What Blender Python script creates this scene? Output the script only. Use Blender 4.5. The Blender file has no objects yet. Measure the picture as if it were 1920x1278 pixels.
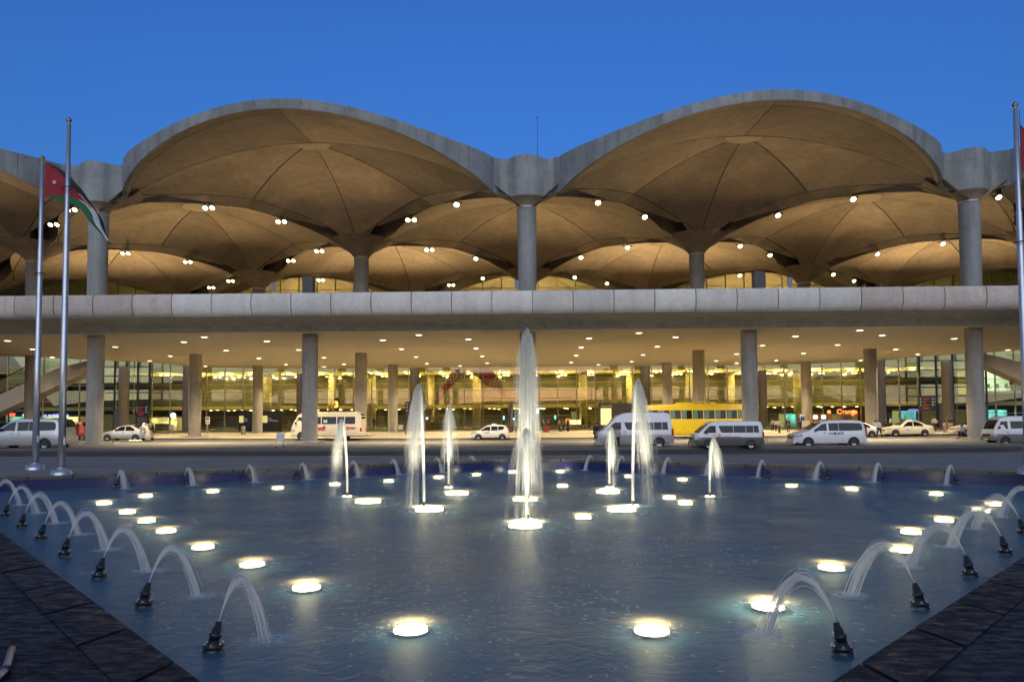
import bpy, bmesh, math, random
from mathutils import Vector, Matrix, noise as mnoise
R = math.radians
PI = math.pi
random.seed(7)
sc = bpy.context.scene
col = sc.collection

# ------------------------------------------------------------------ camera
CX, CY, CZ = 0.25, -53.0136, 1.8662
YAW, PIT, ROL, FPX, PPY = -0.0267, 0.0449, -0.0058, 1366.5, 717.9
_c, _s = math.cos(YAW), math.sin(YAW)
_r0 = Vector((_c, -_s, 0)); _f0 = Vector((_s, _c, 0)); _z = Vector((0, 0, 1))
_fw = _f0 * math.cos(PIT) + _z * math.sin(PIT)
_up0 = _z * math.cos(PIT) - _f0 * math.sin(PIT)
_rt = _r0 * math.cos(ROL) + _up0 * math.sin(ROL)
_up = _up0 * math.cos(ROL) - _r0 * math.sin(ROL)
cam = bpy.data.cameras.new('camera')
camo = bpy.data.objects.new('camera', cam); col.objects.link(camo)
m = Matrix.Identity(4)
for i in range(3):
    m[i][0] = _rt[i]; m[i][1] = _up[i]; m[i][2] = -_fw[i]
m[0][3], m[1][3], m[2][3] = CX, CY, CZ
camo.matrix_world = m
cam.sensor_width = 36.0; cam.lens = FPX * 36 / 1920
cam.shift_x = 0; cam.shift_y = (PPY - 639) / 1920
cam.clip_start = 0.1; cam.clip_end = 6000
sc.camera = camo

# ------------------------------------------------------------------ dusk sky, afterglow, exposure
world = bpy.data.worlds.new('World'); sc.world = world; world.use_nodes = True
wn = world.node_tree; bg = wn.nodes['Background']
sky = wn.nodes.new('ShaderNodeTexSky'); sky.sky_type = 'NISHITA'; sky.sun_disc = False
sky.sun_elevation = R(0.0); sky.sun_rotation = R(180); sky.ozone_density = 4.4; sky.dust_density = 1.0; sky.air_density = 1.0
wn.links.new(sky.outputs[0], bg.inputs[0]); bg.inputs[1].default_value = 0.15
sun = bpy.data.lights.new('afterglow', 'SUN'); sun.energy = 0.23; sun.angle = R(80); sun.color = (1.0, 0.97, 0.78)
suno = bpy.data.objects.new('afterglow', sun); col.objects.link(suno)
suno.rotation_euler = (R(66), 0, 0)          # from behind the camera, low over the west
suno.location = (0, -80, 40)
sc.view_settings.view_transform = 'Standard'; sc.view_settings.look = 'None'
sc.view_settings.gamma = 1.0; sc.view_settings.use_curve_mapping = False
sc.view_settings.exposure = 2.85
sc.render.engine = 'CYCLES'
cy = sc.cycles
cy.use_denoising = True
cy.max_bounces = 7; cy.diffuse_bounces = 4; cy.glossy_bounces = 3; cy.transmission_bounces = 4; cy.transparent_max_bounces = 40
cy.sample_clamp_indirect = 1.5; cy.sample_clamp_direct = 3.0; cy.use_light_tree = True
cy.caustics_reflective = False; cy.caustics_refractive = True

# ------------------------------------------------------------------ helpers
def at(px, py, z=0.0):
    """the ground point (height z) that the photograph shows at a pixel"""
    a = px - 960; b = py - PPY
    d = _rt * (a / FPX) - _up * (b / FPX) + _fw
    t = (z - CZ) / d.z
    return Vector((CX, CY, CZ)) + d * t
def aty(px, py, y):
    a = px - 960; b = py - PPY
    d = _rt * (a / FPX) - _up * (b / FPX) + _fw
    return Vector((CX, CY, CZ)) + d * ((y - CY) / d.y)

def tag(o, label=None, cat=None, group=None, kind=None):
    if label: o['label'] = label
    if cat: o['category'] = cat
    if group: o['group'] = group
    if kind: o['kind'] = kind
    return o
def empty(name, loc=(0, 0, 0), rz=0, parent=None, scale=1):
    o = bpy.data.objects.new(name, None); col.objects.link(o)
    o.location = loc; o.rotation_euler = (0, 0, rz); o.scale = (scale,) * 3
    o.empty_display_size = 0.2
    if parent: o.parent = parent
    return o
def link(name, me, parent=None, loc=None, mats=None):
    o = bpy.data.objects.new(name, me); col.objects.link(o)
    if parent: o.parent = parent
    if loc is not None: o.location = loc
    if mats:
        for i, mm in enumerate(mats):
            o.material_slots[i].link = 'OBJECT'; o.material_slots[i].material = mm
    return o
def copy_tree(o, parent=None):
    c = o.copy(); col.objects.link(c); c.parent = parent
    for ch in list(o.children): copy_tree(ch, c)
    return c

class MB:
    """collects quads and tubes; build() links them as ONE mesh object"""
    def __init__(s): s.v = []; s.f = []; s.mi = []; s.cur = 0; s.sm = []
    def add(s, vs, fs, smooth=False):
        b = len(s.v); s.v += [tuple(p) for p in vs]
        for f in fs: s.f.append([b + i for i in f]); s.mi.append(s.cur); s.sm.append(smooth)
        return s
    def box(s, x0, x1, y0, y1, z0, z1):
        return s.add([(x0,y0,z0),(x1,y0,z0),(x1,y1,z0),(x0,y1,z0),(x0,y0,z1),(x1,y0,z1),(x1,y1,z1),(x0,y1,z1)],
                     [(3,2,1,0),(4,5,6,7),(0,1,5,4),(1,2,6,5),(2,3,7,6),(3,0,4,7)])
    def cbox(s, c, sx, sy, sz):
        return s.box(c[0]-sx/2, c[0]+sx/2, c[1]-sy/2, c[1]+sy/2, c[2]-sz/2, c[2]+sz/2)
    def grid(s, pts, nu, nv, smooth=True, flip=False):
        fs = []
        for i in range(nu - 1):
            for j in range(nv - 1):
                q = (i*nv+j, (i+1)*nv+j, (i+1)*nv+j+1, i*nv+j+1)
                fs.append(q[::-1] if flip else q)
        return s.add(pts, fs, smooth)
    def lathe(s, prof, c=(0,0,0), n=24, smooth=True, a0=0, a1=2*PI, caps=True, axis='z'):
        full = abs(a1-a0-2*PI) < 1e-6
        k = n if full else n+1
        vs = []
        for r, z in prof:
            for i in range(k):
                a = a0 + (a1-a0)*i/n
                p = (r*math.cos(a), r*math.sin(a), z)
                if axis == 'y': p = (p[0], p[2], p[1])
                if axis == 'x': p = (p[2], p[0], p[1])
                vs.append((c[0]+p[0], c[1]+p[1], c[2]+p[2]))
        fs = []
        for j in range(len(prof)-1):
            for i in range(n):
                i2 = (i+1) % k
                fs.append((j*k+i, j*k+i2, (j+1)*k+i2, (j+1)*k+i))
        s.add(vs, fs, smooth)
        if caps and full:
            b = len(s.v)-len(vs)
            if prof[0][0] > 1e-5: s.f.append([b+i for i in range(n)][::-1]); s.mi.append(s.cur); s.sm.append(False)
            if prof[-1][0] > 1e-5: s.f.append([b+(len(prof)-1)*k+i for i in range(n)]); s.mi.append(s.cur); s.sm.append(False)
        return s
    def tube(s, pts, rad, n=6, smooth=True, cap=True):
        pts = [Vector(p) for p in pts]; m = len(pts); vs = []
        up = Vector((0.13, 0.91, 0.39))
        for i, p in enumerate(pts):
            t = (pts[min(i+1, m-1)] - pts[max(i-1, 0)])
            if t.length < 1e-9: t = Vector((0,0,1))
            t.normalize()
            a = t.cross(up)
            if a.length < 1e-3: a = t.cross(Vector((1,0,0)))
            a.normalize(); b = t.cross(a)
            r = rad[i] if isinstance(rad, (list, tuple)) else rad
            for k in range(n):
                an = 2*PI*k/n
                vs.append(p + (a*math.cos(an) + b*math.sin(an))*r)
        fs = []
        for i in range(m-1):
            for k in range(n):
                k2 = (k+1) % n
                fs.append((i*n+k, i*n+k2, (i+1)*n+k2, (i+1)*n+k))
        if cap and n > 2: fs += [tuple(range(n))[::-1], tuple((m-1)*n+k for k in range(n))]
        return s.add(vs, fs, smooth)
    def prism(s, poly, d0, d1, axis='y', smooth=False):
        """a closed polygon extruded along an axis; poly = (a,b) pairs"""
        n = len(poly); vs = []
        for d in (d0, d1):
            for a, b in poly:
                vs.append({'y': (a, d, b), 'x': (d, a, b), 'z': (a, b, d)}[axis])
        fs = [tuple(range(n)), tuple(range(2*n-1, n-1, -1))]
        for i in range(n):
            j = (i+1) % n
            fs.append((i, n+i, n+j, j))
        return s.add(vs, fs, smooth)
    def mesh(s, name, mats=()):
        me = bpy.data.meshes.new(name)
        me.from_pydata(s.v, [], s.f)
        for mm in (mats if isinstance(mats, (list, tuple)) else [mats]): me.materials.append(mm)
        me.polygons.foreach_set('material_index', s.mi)
        me.polygons.foreach_set('use_smooth', s.sm)
        me.update()
        return me
    def build(s, name, mats, parent=None, loc=None, fix=True):
        me = s.mesh(name, mats)
        if fix:
            bm = bmesh.new(); bm.from_mesh(me); bmesh.ops.recalc_face_normals(bm, faces=bm.faces); bm.to_mesh(me); bm.free()
        o = bpy.data.objects.new(name, me); col.objects.link(o)
        if parent: o.parent = parent
        if loc is not None: o.location = loc
        return o

# ------------------------------------------------------------------ materials
def N(nt, t, **kw):
    n = nt.nodes.new(t)
    for k, v in kw.items(): setattr(n, k, v)
    return n
def mat(name, c, rough=0.6, metal=0.0, var=0.0, vscale=1.5, rnd=0.0, bump=0.0, bscale=20.0, emit=None, estr=0.0,
        spec=0.5, coat=0.0, c2=None, stretch=(1, 1, 1), rvar=0.0, detail=6.0):
    mt = bpy.data.materials.new(name); mt.use_nodes = True
    nt = mt.node_tree; L = nt.links.new
    p = nt.nodes['Principled BSDF']
    p.inputs['Roughness'].default_value = rough; p.inputs['Metallic'].default_value = metal
    p.inputs['Specular IOR Level'].default_value = spec; p.inputs['Coat Weight'].default_value = coat
    p.inputs['Coat Roughness'].default_value = 0.08
    p.inputs['Base Color'].default_value = (*c, 1)
    if emit:
        p.inputs['Emission Color'].default_value = (*emit, 1); p.inputs['Emission Strength'].default_value = estr
    src = None
    if var or bump or rvar:
        geo = N(nt, 'ShaderNodeNewGeometry'); mp = N(nt, 'ShaderNodeMapping'); mp.inputs['Scale'].default_value = stretch
        L(geo.outputs['Position'], mp.inputs['Vector'])
    if var or rvar:
        no = N(nt, 'ShaderNodeTexNoise'); no.inputs['Scale'].default_value = vscale; no.inputs['Detail'].default_value = detail
        no.inputs['Roughness'].default_value = 0.65
        L(mp.outputs[0], no.inputs['Vector'])
    if var:
        ra = N(nt, 'ShaderNodeMapRange'); ra.inputs['From Min'].default_value = 0.3; ra.inputs['From Max'].default_value = 0.7
        L(no.outputs['Fac'], ra.inputs['Value'])
        mx = N(nt, 'ShaderNodeMix', data_type='RGBA')
        cc = c2 or tuple(x*(1-var) for x in c)
        mx.inputs['A'].default_value = (*c, 1); mx.inputs['B'].default_value = (*cc, 1)
        L(ra.outputs[0], mx.inputs['Factor']); src = mx.outputs['Result']
    if rnd:
        oi = N(nt, 'ShaderNodeObjectInfo')
        r2 = N(nt, 'ShaderNodeMapRange'); r2.inputs['To Min'].default_value = 1-rnd; r2.inputs['To Max'].default_value = 1+rnd
        L(oi.outputs['Random'], r2.inputs['Value'])
        mu = N(nt, 'ShaderNodeMix', data_type='RGBA', blend_type='MULTIPLY'); mu.inputs['Factor'].default_value = 1
        if src: L(src, mu.inputs['A'])
        else: mu.inputs['A'].default_value = (*c, 1)
        L(r2.outputs[0], mu.inputs['B']); src = mu.outputs['Result']
    if src: L(src, p.inputs['Base Color'])
    if rvar:
        r3 = N(nt, 'ShaderNodeMapRange'); r3.inputs['From Min'].default_value = 0.35; r3.inputs['From Max'].default_value = 0.65
        r3.inputs['To Min'].default_value = max(0.02, rough-rvar); r3.inputs['To Max'].default_value = min(1, rough+rvar)
        L(no.outputs['Fac'], r3.inputs['Value']); L(r3.outputs[0], p.inputs['Roughness'])
    if bump:
        n2 = N(nt, 'ShaderNodeTexNoise'); n2.inputs['Scale'].default_value = bscale; n2.inputs['Detail'].default_value = 4
        L(mp.outputs[0], n2.inputs['Vector'])
        bp = N(nt, 'ShaderNodeBump'); bp.inputs['Strength'].default_value = bump; bp.inputs['Distance'].default_value = 0.05
        L(n2.outputs['Fac'], bp.inputs['Height']); L(bp.outputs[0], p.inputs['Normal'])
    return mt
def emis(name, c, s):
    mt = bpy.data.materials.new(name); mt.use_nodes = True; nt = mt.node_tree
    nt.nodes.clear(); e = N(nt, 'ShaderNodeEmission'); o = N(nt, 'ShaderNodeOutputMaterial')
    e.inputs[0].default_value = (*c, 1); e.inputs[1].default_value = s
    nt.links.new(e.outputs[0], o.inputs[0]); return mt
def glass(name, tint=(0.82, 0.86, 0.80), base=0.10, rough=0.0, ior=1.5):
    mt = bpy.data.materials.new(name); mt.use_nodes = True; nt = mt.node_tree; L = nt.links.new
    nt.nodes.clear(); o = N(nt, 'ShaderNodeOutputMaterial'); mx = N(nt, 'ShaderNodeMixShader')
    t = N(nt, 'ShaderNodeBsdfTransparent'); g = N(nt, 'ShaderNodeBsdfGlossy'); f = N(nt, 'ShaderNodeFresnel')
    t.inputs[0].default_value = (*tint, 1); g.inputs['Roughness'].default_value = rough; g.inputs[0].default_value = (0.95, 0.97, 0.95, 1)
    f.inputs['IOR'].default_value = ior
    ad = N(nt, 'ShaderNodeMath', operation='ADD', use_clamp=True); ad.inputs[1].default_value = base
    L(f.outputs[0], ad.inputs[0]); L(ad.outputs[0], mx.inputs[0]); L(t.outputs[0], mx.inputs[1]); L(g.outputs[0], mx.inputs[2]); L(mx.outputs[0], o.inputs[0])
    return mt

def concrete(name, c, var=0.35, vs=0.35, rnd=0.08, rough=0.8, streak=0.3):
    """board-marked concrete: large cloudy stains, small pits, rain streaks"""
    mt = bpy.data.materials.new(name); mt.use_nodes = True; nt = mt.node_tree; L = nt.links.new
    p = nt.nodes['Principled BSDF']; p.inputs['Roughness'].default_value = rough; p.inputs['Specular IOR Level'].default_value = 0.3
    geo = N(nt, 'ShaderNodeNewGeometry')
    def noise(scale, detail, st, rg=0.6, dist=0.0):
        mp = N(nt, 'ShaderNodeMapping'); mp.inputs['Scale'].default_value = st; L(geo.outputs['Position'], mp.inputs[0])
        n = N(nt, 'ShaderNodeTexNoise'); n.inputs['Scale'].default_value = scale; n.inputs['Detail'].default_value = detail
        n.inputs['Roughness'].default_value = rg; n.inputs['Distortion'].default_value = dist
        L(mp.outputs[0], n.inputs['Vector']); return n.outputs['Fac']
    def rng(v, a, b, c0, d):
        r = N(nt, 'ShaderNodeMapRange'); r.inputs['From Min'].default_value = a; r.inputs['From Max'].default_value = b
        r.inputs['To Min'].default_value = c0; r.inputs['To Max'].default_value = d; L(v, r.inputs['Value']); return r.outputs[0]
    def mul(a, b):
        n = N(nt, 'ShaderNodeMath', operation='MULTIPLY'); L(a, n.inputs[0]); L(b, n.inputs[1]); return n.outputs[0]
    big = rng(noise(vs, 8, (1, 1, 1), 0.7, 0.6), 0.28, 0.72, 1+var*0.5, 1-var)
    mid = rng(noise(vs*9, 6, (1, 1, 1), 0.7), 0.3, 0.7, 1.10, 0.90)
    stk = rng(noise(1.6, 5, (1, 1, 0.12), 0.6), 0.42, 0.75, 1.0, 1-streak)
    fin = rng(noise(16, 3, (1, 1, 1), 0.6), 0.3, 0.7, 1.06, 0.92)
    v = mul(mul(big, mid), mul(stk, fin))
    oi = N(nt, 'ShaderNodeObjectInfo'); v = mul(v, rng(oi.outputs['Random'], 0, 1, 1-rnd, 1+rnd))
    mu = N(nt, 'ShaderNodeMix', data_type='RGBA', blend_type='MULTIPLY'); mu.inputs['Factor'].default_value = 1
    mu.inputs['A'].default_value = (*c, 1); L(v, mu.inputs['B']); L(mu.outputs['Result'], p.inputs['Base Color'])
    bp = N(nt, 'ShaderNodeBump'); bp.inputs['Strength'].default_value = 0.25; bp.inputs['Distance'].default_value = 0.03
    L(noise(7, 6, (1, 1, 1), 0.7), bp.inputs['Height']); L(bp.outputs[0], p.inputs['Normal'])
    return mt

M = {}
M['dome'] = concrete('dome_concrete', (0.345, 0.278, 0.208), 0.36, 0.22, 0.28, streak=0.16)
M['rim'] = concrete('rim_concrete', (0.27, 0.30, 0.31), 0.30, 0.5, 0.12, streak=0.35)
M['column'] = concrete('column_concrete', (0.36, 0.34, 0.31), 0.22, 0.5, 0.05)
M['parapet'] = concrete('parapet_concrete', (0.66, 0.64, 0.60), 0.14, 0.5, 0.10, streak=0.14)
M['cove'] = concrete('cove_concrete', (0.30, 0.315, 0.32), 0.12, 0.3, 0.0)
M['soffit'] = mat('soffit_paint', (0.42, 0.375, 0.295), 0.7, var=0.10, vscale=0.5)
M['dark'] = mat('roof_void', (0.03, 0.03, 0.03), 0.9)
M['deck'] = mat('deck_paving', (0.34, 0.31, 0.27), 0.8, var=0.2, vscale=0.8)
M['asphalt'] = mat('asphalt', (0.062, 0.060, 0.058), 0.82, var=0.35, vscale=0.22, bump=0.25, bscale=30, rvar=0.1)
M['paving'] = mat('paving', (0.19, 0.20, 0.205), 0.72, var=0.25, vscale=0.35, bump=0.15, bscale=18, rvar=0.12)
M['forecourt'] = mat('forecourt_paving', (0.33, 0.29, 0.22), 0.7, var=0.2, vscale=0.3, bump=0.1, bscale=14)
M['kerb'] = mat('kerb_stone', (0.12, 0.12, 0.12), 0.7, var=0.3, vscale=2)
M['granite'] = mat('wet_granite', (0.017, 0.022, 0.031), 0.46, var=0.5, vscale=4.5, rnd=0.3, bump=0.15, bscale=30, rvar=0.26, spec=0.10, stretch=(1, 2.2, 1))
M['coping'] = mat('coping_stone', (0.055, 0.053, 0.05), 0.3, var=0.3, vscale=2, rnd=0.25, bump=0.12, bscale=20, rvar=0.15)
M['metal'] = mat('brushed_metal', (0.55, 0.56, 0.58), 0.32, 0.9, var=0.1, vscale=4)
M['pole'] = mat('pole_metal', (0.60, 0.62, 0.66), 0.35, 0.75, var=0.15, vscale=3)
M['mullion'] = mat('mullion_metal', (0.42, 0.38, 0.26), 0.45, 0.3)
M['darkmetal'] = mat('dark_metal', (0.035, 0.037, 0.04), 0.5, 0.2)
M['black'] = mat('black_panel', (0.012, 0.013, 0.016), 0.35)
M['glass'] = glass('facade_glass', (0.90, 0.93, 0.82), 0.02)
M['lens'] = emis('lamp_lens', (1.0, 0.86, 0.56), 1.3)
M['flood'] = emis('flood_lens', (1.0, 0.78, 0.42), 3.5)
M['rubber'] = mat('tyre_rubber', (0.012, 0.012, 0.012), 0.8)
M['rimmetal'] = mat('wheel_rim', (0.55, 0.56, 0.58), 0.3, 0.7)
M['carglass'] = mat('tinted_glass', (0.010, 0.012, 0.015), 0.06, spec=0.35)
M['plastic'] = mat('black_plastic', (0.02, 0.02, 0.02), 0.5)
M['headlight'] = mat('headlight_glass', (0.5, 0.52, 0.55), 0.1, 0.3)
M['taillight'] = mat('tail_light', (0.42, 0.012, 0.012), 0.2)
M['white'] = mat('white_paint', (0.74, 0.74, 0.74), 0.35, coat=0.3)
# ------------------------------------------------------------------ ground, roads, island
RD, WZ, BED = -0.13, -0.40, -0.53
POOL = [(0.1, -50.2), (18.2, -31.2), (0.35, -21.4), (-17.9, -31.4)]       # water's edge: near, right, far, left
def near_edge(x): return -18.3 + 0.0011*x*x
def isl_front(x): return -10.9 + 0.0024*x*x
def isl_back(x): return 1.0 + 0.0022*x*x
def far_kerb(x): return 9.0 + 0.0036*x*x
XS = [-70 + 4*i for i in range(36)]

def fill(name, loops, z, material, kind='structure'):
    bm = bmesh.new(); es = []
    for lp in loops:
        vs = [bm.verts.new((a, b, z)) for a, b in lp]
        es += [bm.edges.new((vs[i], vs[(i+1) % len(vs)])) for i in range(len(vs))]
    bmesh.ops.triangle_fill(bm, use_beauty=True, use_dissolve=False, edges=es)
    for f in bm.faces:
        if f.normal.z < 0: f.normal_flip()
    me = bpy.data.meshes.new(name); bm.to_mesh(me); bm.free(); me.materials.append(material)
    o = link(name, me); return tag(o, kind=kind)
def offset_pool(d):
    n = 4; out = []
    for i in range(n):
        p0, p1, p2 = Vector(POOL[i-1]), Vector(POOL[i]), Vector(POOL[(i+1) % n])
        e1 = (p1-p0).normalized(); e2 = (p2-p1).normalized()
        n1 = Vector((e1.y, -e1.x)); n2 = Vector((e2.y, -e2.x))
        k = d/(1+n1.dot(n2)); out.append(tuple(p1 + (n1+n2)*k))
    return out
COP = offset_pool(0.42)
# plaza round the pool, sunk ring of far ground out to the horizon
fill('plaza_pavement', [[(-70, -78)] + [(x, near_edge(x)) for x in XS] + [(70, -78)], COP], 0.0, M['paving'])
fill('ground', [[(-4000, -3000), (-4000, 5000), (4000, 5000), (4000, -3000)], [(-69.5, -77.5), (-69.5, 130), (69.5, 130), (69.5, -77.5)]], -0.2,
     mat('far_ground', (0.10, 0.09, 0.075), 0.9, var=0.3, vscale=0.02))
fill('road', [[(x, near_edge(x)-0.5) for x in XS] + [(x, far_kerb(x)+0.5) for x in reversed(XS)]], RD, M['asphalt'])
def slab(name, front, back, z1, material):
    b = MB()
    pts = [];
    for x in XS: pts += [(x, front(x), RD-0.05), (x, front(x), z1), (x, back(x), z1), (x, back(x), RD-0.05)]
    b.grid(pts, len(XS), 4, smooth=False)
    return tag(b.build(name, material), kind='structure')
slab('traffic_island', isl_front, isl_back, 0.0, mat('island_paving', (0.20, 0.19, 0.17), 0.75, var=0.22, vscale=0.4, bump=0.1, bscale=14))
slab('forecourt_pavement', far_kerb, lambda x: 51.0, 0.0, M['forecourt'])
def kerb(name, f, side, x0=-68, x1=68, step=2.0):
    root = empty(name, (0, 0, 0)); tag(root, kind='structure')
    n = 0; x = x0
    while x < x1:
        b = MB(); xa, xb = x+0.012, x+step-0.012
        ya, yb = f(xa), f(xb); w = 0.17*side
        b.add([(xa, ya, RD-0.04), (xb, yb, RD-0.04), (xb, yb+w, RD-0.04), (xa, ya+w, RD-0.04), (xa, ya, 0.006), (xb, yb, 0.006), (xb, yb+w, 0.006), (xa, ya+w, 0.006)],
              [(3,2,1,0),(4,5,6,7),(0,1,5,4),(1,2,6,5),(2,3,7,6),(3,0,4,7)])
        b.build('kerb_stone', M['kerb'], root); x += step
kerb('near_kerb', lambda x: near_edge(x)+0.02, -1, -36, 36)
kerb('island_front_kerb', lambda x: isl_front(x)-0.02, 1, -40, 40)
kerb('island_back_kerb', lambda x: isl_back(x)+0.02, -1, -48, 48)
kerb('forecourt_kerb', lambda x: far_kerb(x)-0.02, 1, -52, 52)
M['roadpaint'] = mat('worn_road_paint', (0.42, 0.42, 0.40), 0.7, var=0.55, vscale=3, c2=(0.13, 0.13, 0.125))
b = MB()
for k in range(7):
    y0 = -15.6 + k*0.72
    b.box(23.5 + k*0.9, 40, y0, y0+0.16, RD+0.004, RD+0.006)
tag(b.build('road_marking', M['roadpaint']), kind='structure')
b = MB(); b.box(-34, -14, -17.45, -17.33, RD+0.004, RD+0.006)
tag(b.build('road_marking', M['roadpaint']), kind='structure')

# ------------------------------------------------------------------ pool
M['tile'] = mat('blue_mosaic', (0.07, 0.17, 0.29), 0.55, var=0.5, vscale=0.9, c2=(0.11, 0.22, 0.29), bump=0.2, bscale=40, spec=0.15)
nt = M['tile'].node_tree
M['walltile'] = mat('cobalt_mosaic', (0.014, 0.022, 0.125), 0.22, var=0.5, vscale=14, detail=1)
inn = offset_pool(-0.0)
b = MB(); b.add([(x, y, BED) for x, y in POOL], [(0, 1, 2, 3)])
tag(b.build('pool_floor', M['tile'], fix=False), kind='structure')
b = MB()
for i in range(4):
    (xa, ya), (xb, yb) = POOL[i], POOL[(i+1) % 4]
    b.add([(xa, ya, BED), (xb, yb, BED), (xb, yb, -0.05), (xa, ya, -0.05)], [(0, 1, 2, 3)])
tag(b.build('pool_wall', M['walltile']), kind='structure')
# water: a rippled sheet, refracting, a little cloudy
wm = bpy.data.materials.new('pool_water'); wm.use_nodes = True; nt = wm.node_tree; L = nt.links.new; nt.nodes.clear()
o_ = N(nt, 'ShaderNodeOutputMaterial'); geo = N(nt, 'ShaderNodeNewGeometry')
def wnoise(scale, det, dist, st=(1, 1, 1)):
    mp = N(nt, 'ShaderNodeMapping'); mp.inputs['Scale'].default_value = st; L(geo.outputs['Position'], mp.inputs[0])
    n = N(nt, 'ShaderNodeTexNoise'); n.inputs['Scale'].default_value = scale; n.inputs['Detail'].default_value = det; n.inputs['Distortion'].default_value = dist
    L(mp.outputs[0], n.inputs['Vector']); return n.outputs['Fac']
h1 = wnoise(3.2, 3, 1.2); h2 = wnoise(13, 3, 0.8); h3 = wnoise(0.5, 2, 0.0)
h4 = wnoise(38, 2, 1.0)
a0 = N(nt, 'ShaderNodeMath', operation='MULTIPLY_ADD'); L(h4, a0.inputs[0]); a0.inputs[1].default_value = 0.14; L(h1, a0.inputs[2])
a1 = N(nt, 'ShaderNodeMath', operation='MULTIPLY_ADD'); L(h2, a1.inputs[0]); a1.inputs[1].default_value = 0.34; L(a0.outputs[0], a1.inputs[2])
am = N(nt, 'ShaderNodeMapRange'); am.inputs['From Min'].default_value = 0.35; am.inputs['From Max'].default_value = 0.7
am.inputs['To Min'].default_value = 0.35; am.inputs['To Max'].default_value = 1.2; L(h3, am.inputs['Value'])
a2 = N(nt, 'ShaderNodeMath', operation='MULTIPLY'); L(a1.outputs[0], a2.inputs[0]); L(am.outputs[0], a2.inputs[1])
bp = N(nt, 'ShaderNodeBump'); bp.inputs['Strength'].default_value = 0.55; bp.inputs['Distance'].default_value = 0.15; L(a2.outputs[0], bp.inputs['Height'])
di = N(nt, 'ShaderNodeBsdfDiffuse'); di.inputs[0].default_value = (0.12, 0.34, 0.52, 1)
tr = N(nt, 'ShaderNodeBsdfTranslucent'); tr.inputs[0].default_value = (0.42, 0.42, 0.37, 1)
m1 = N(nt, 'ShaderNodeMixShader'); m1.inputs[0].default_value = 0.3; L(di.outputs[0], m1.inputs[1]); L(tr.outputs[0], m1.inputs[2])
tp = N(nt, 'ShaderNodeBsdfTransparent'); tp.inputs[0].default_value = (0.74, 0.93, 1.0, 1)
gs = N(nt, 'ShaderNodeBsdfGlossy'); gs.inputs['Roughness'].default_value = 0.14; L(bp.outputs[0], gs.inputs['Normal'])
fz = N(nt, 'ShaderNodeFresnel'); fz.inputs['IOR'].default_value = 1.33; L(bp.outputs[0], fz.inputs['Normal'])
rf = N(nt, 'ShaderNodeBsdfRefraction'); rf.inputs['IOR'].default_value = 1.025; rf.inputs['Roughness'].default_value = 0.0; rf.inputs['Color'].default_value = (0.74, 0.93, 1.0, 1); L(bp.outputs[0], rf.inputs['Normal'])
thru = N(nt, 'ShaderNodeMixShader'); thru.inputs[0].default_value = 0.5; L(tp.outputs[0], thru.inputs[1]); L(rf.outputs[0], thru.inputs[2])
clear = N(nt, 'ShaderNodeMixShader'); L(fz.outputs[0], clear.inputs[0]); L(thru.outputs[0], clear.inputs[1]); L(gs.outputs[0], clear.inputs[2])
m2 = N(nt, 'ShaderNodeMixShader')
cf = N(nt, 'ShaderNodeMapRange'); cf.inputs['To Min'].default_value = 0.16; cf.inputs['To Max'].default_value = 0.40
cf.inputs['From Min'].default_value = 0.2; cf.inputs['From Max'].default_value = 0.8; L(wnoise(0.55, 3, 0.2), cf.inputs['Value'])
L(cf.outputs[0], m2.inputs[0]); L(clear.outputs[0], m2.inputs[1]); L(m1.outputs[0], m2.inputs[2]); L(m2.outputs[0], o_.inputs[0])
b = MB(); b.add([(x, y, WZ) for x, y in offset_pool(-0.002)], [(0, 1, 2, 3)])
tag(b.build('pool_water', wm, fix=False), kind='structure')

# coping stones along the four edges
edge = empty('pool_coping'); tag(edge, kind='structure')
random.seed(3)
for i in range(4):
    A, B = Vector(POOL[i]), Vector(POOL[(i+1) % 4]); A2, B2 = Vector(COP[i]), Vector(COP[(i+1) % 4])
    n = round((B-A).length/1.25)
    for k in range(n):
        t0, t1 = k/n + 0.0012, (k+1)/n - 0.0012
        q = [A.lerp(B, t0), A.lerp(B, t1), A2.lerp(B2, t1), A2.lerp(B2, t0)]
        dz = random.uniform(-0.003, 0.003); b = MB()
        q[0] = q[0] - (q[3]-q[0])*0.07; q[1] = q[1] - (q[2]-q[1])*0.07
        b.add([(p.x, p.y, -0.07) for p in q] + [(p.x, p.y, 0.022+dz) for p in q],
              [(3,2,1,0),(4,5,6,7),(0,1,5,4),(1,2,6,5),(2,3,7,6),(3,0,4,7)])
        b.build('coping_stone', M['granite'] if i in (0, 3) else M['coping'], edge)
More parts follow.
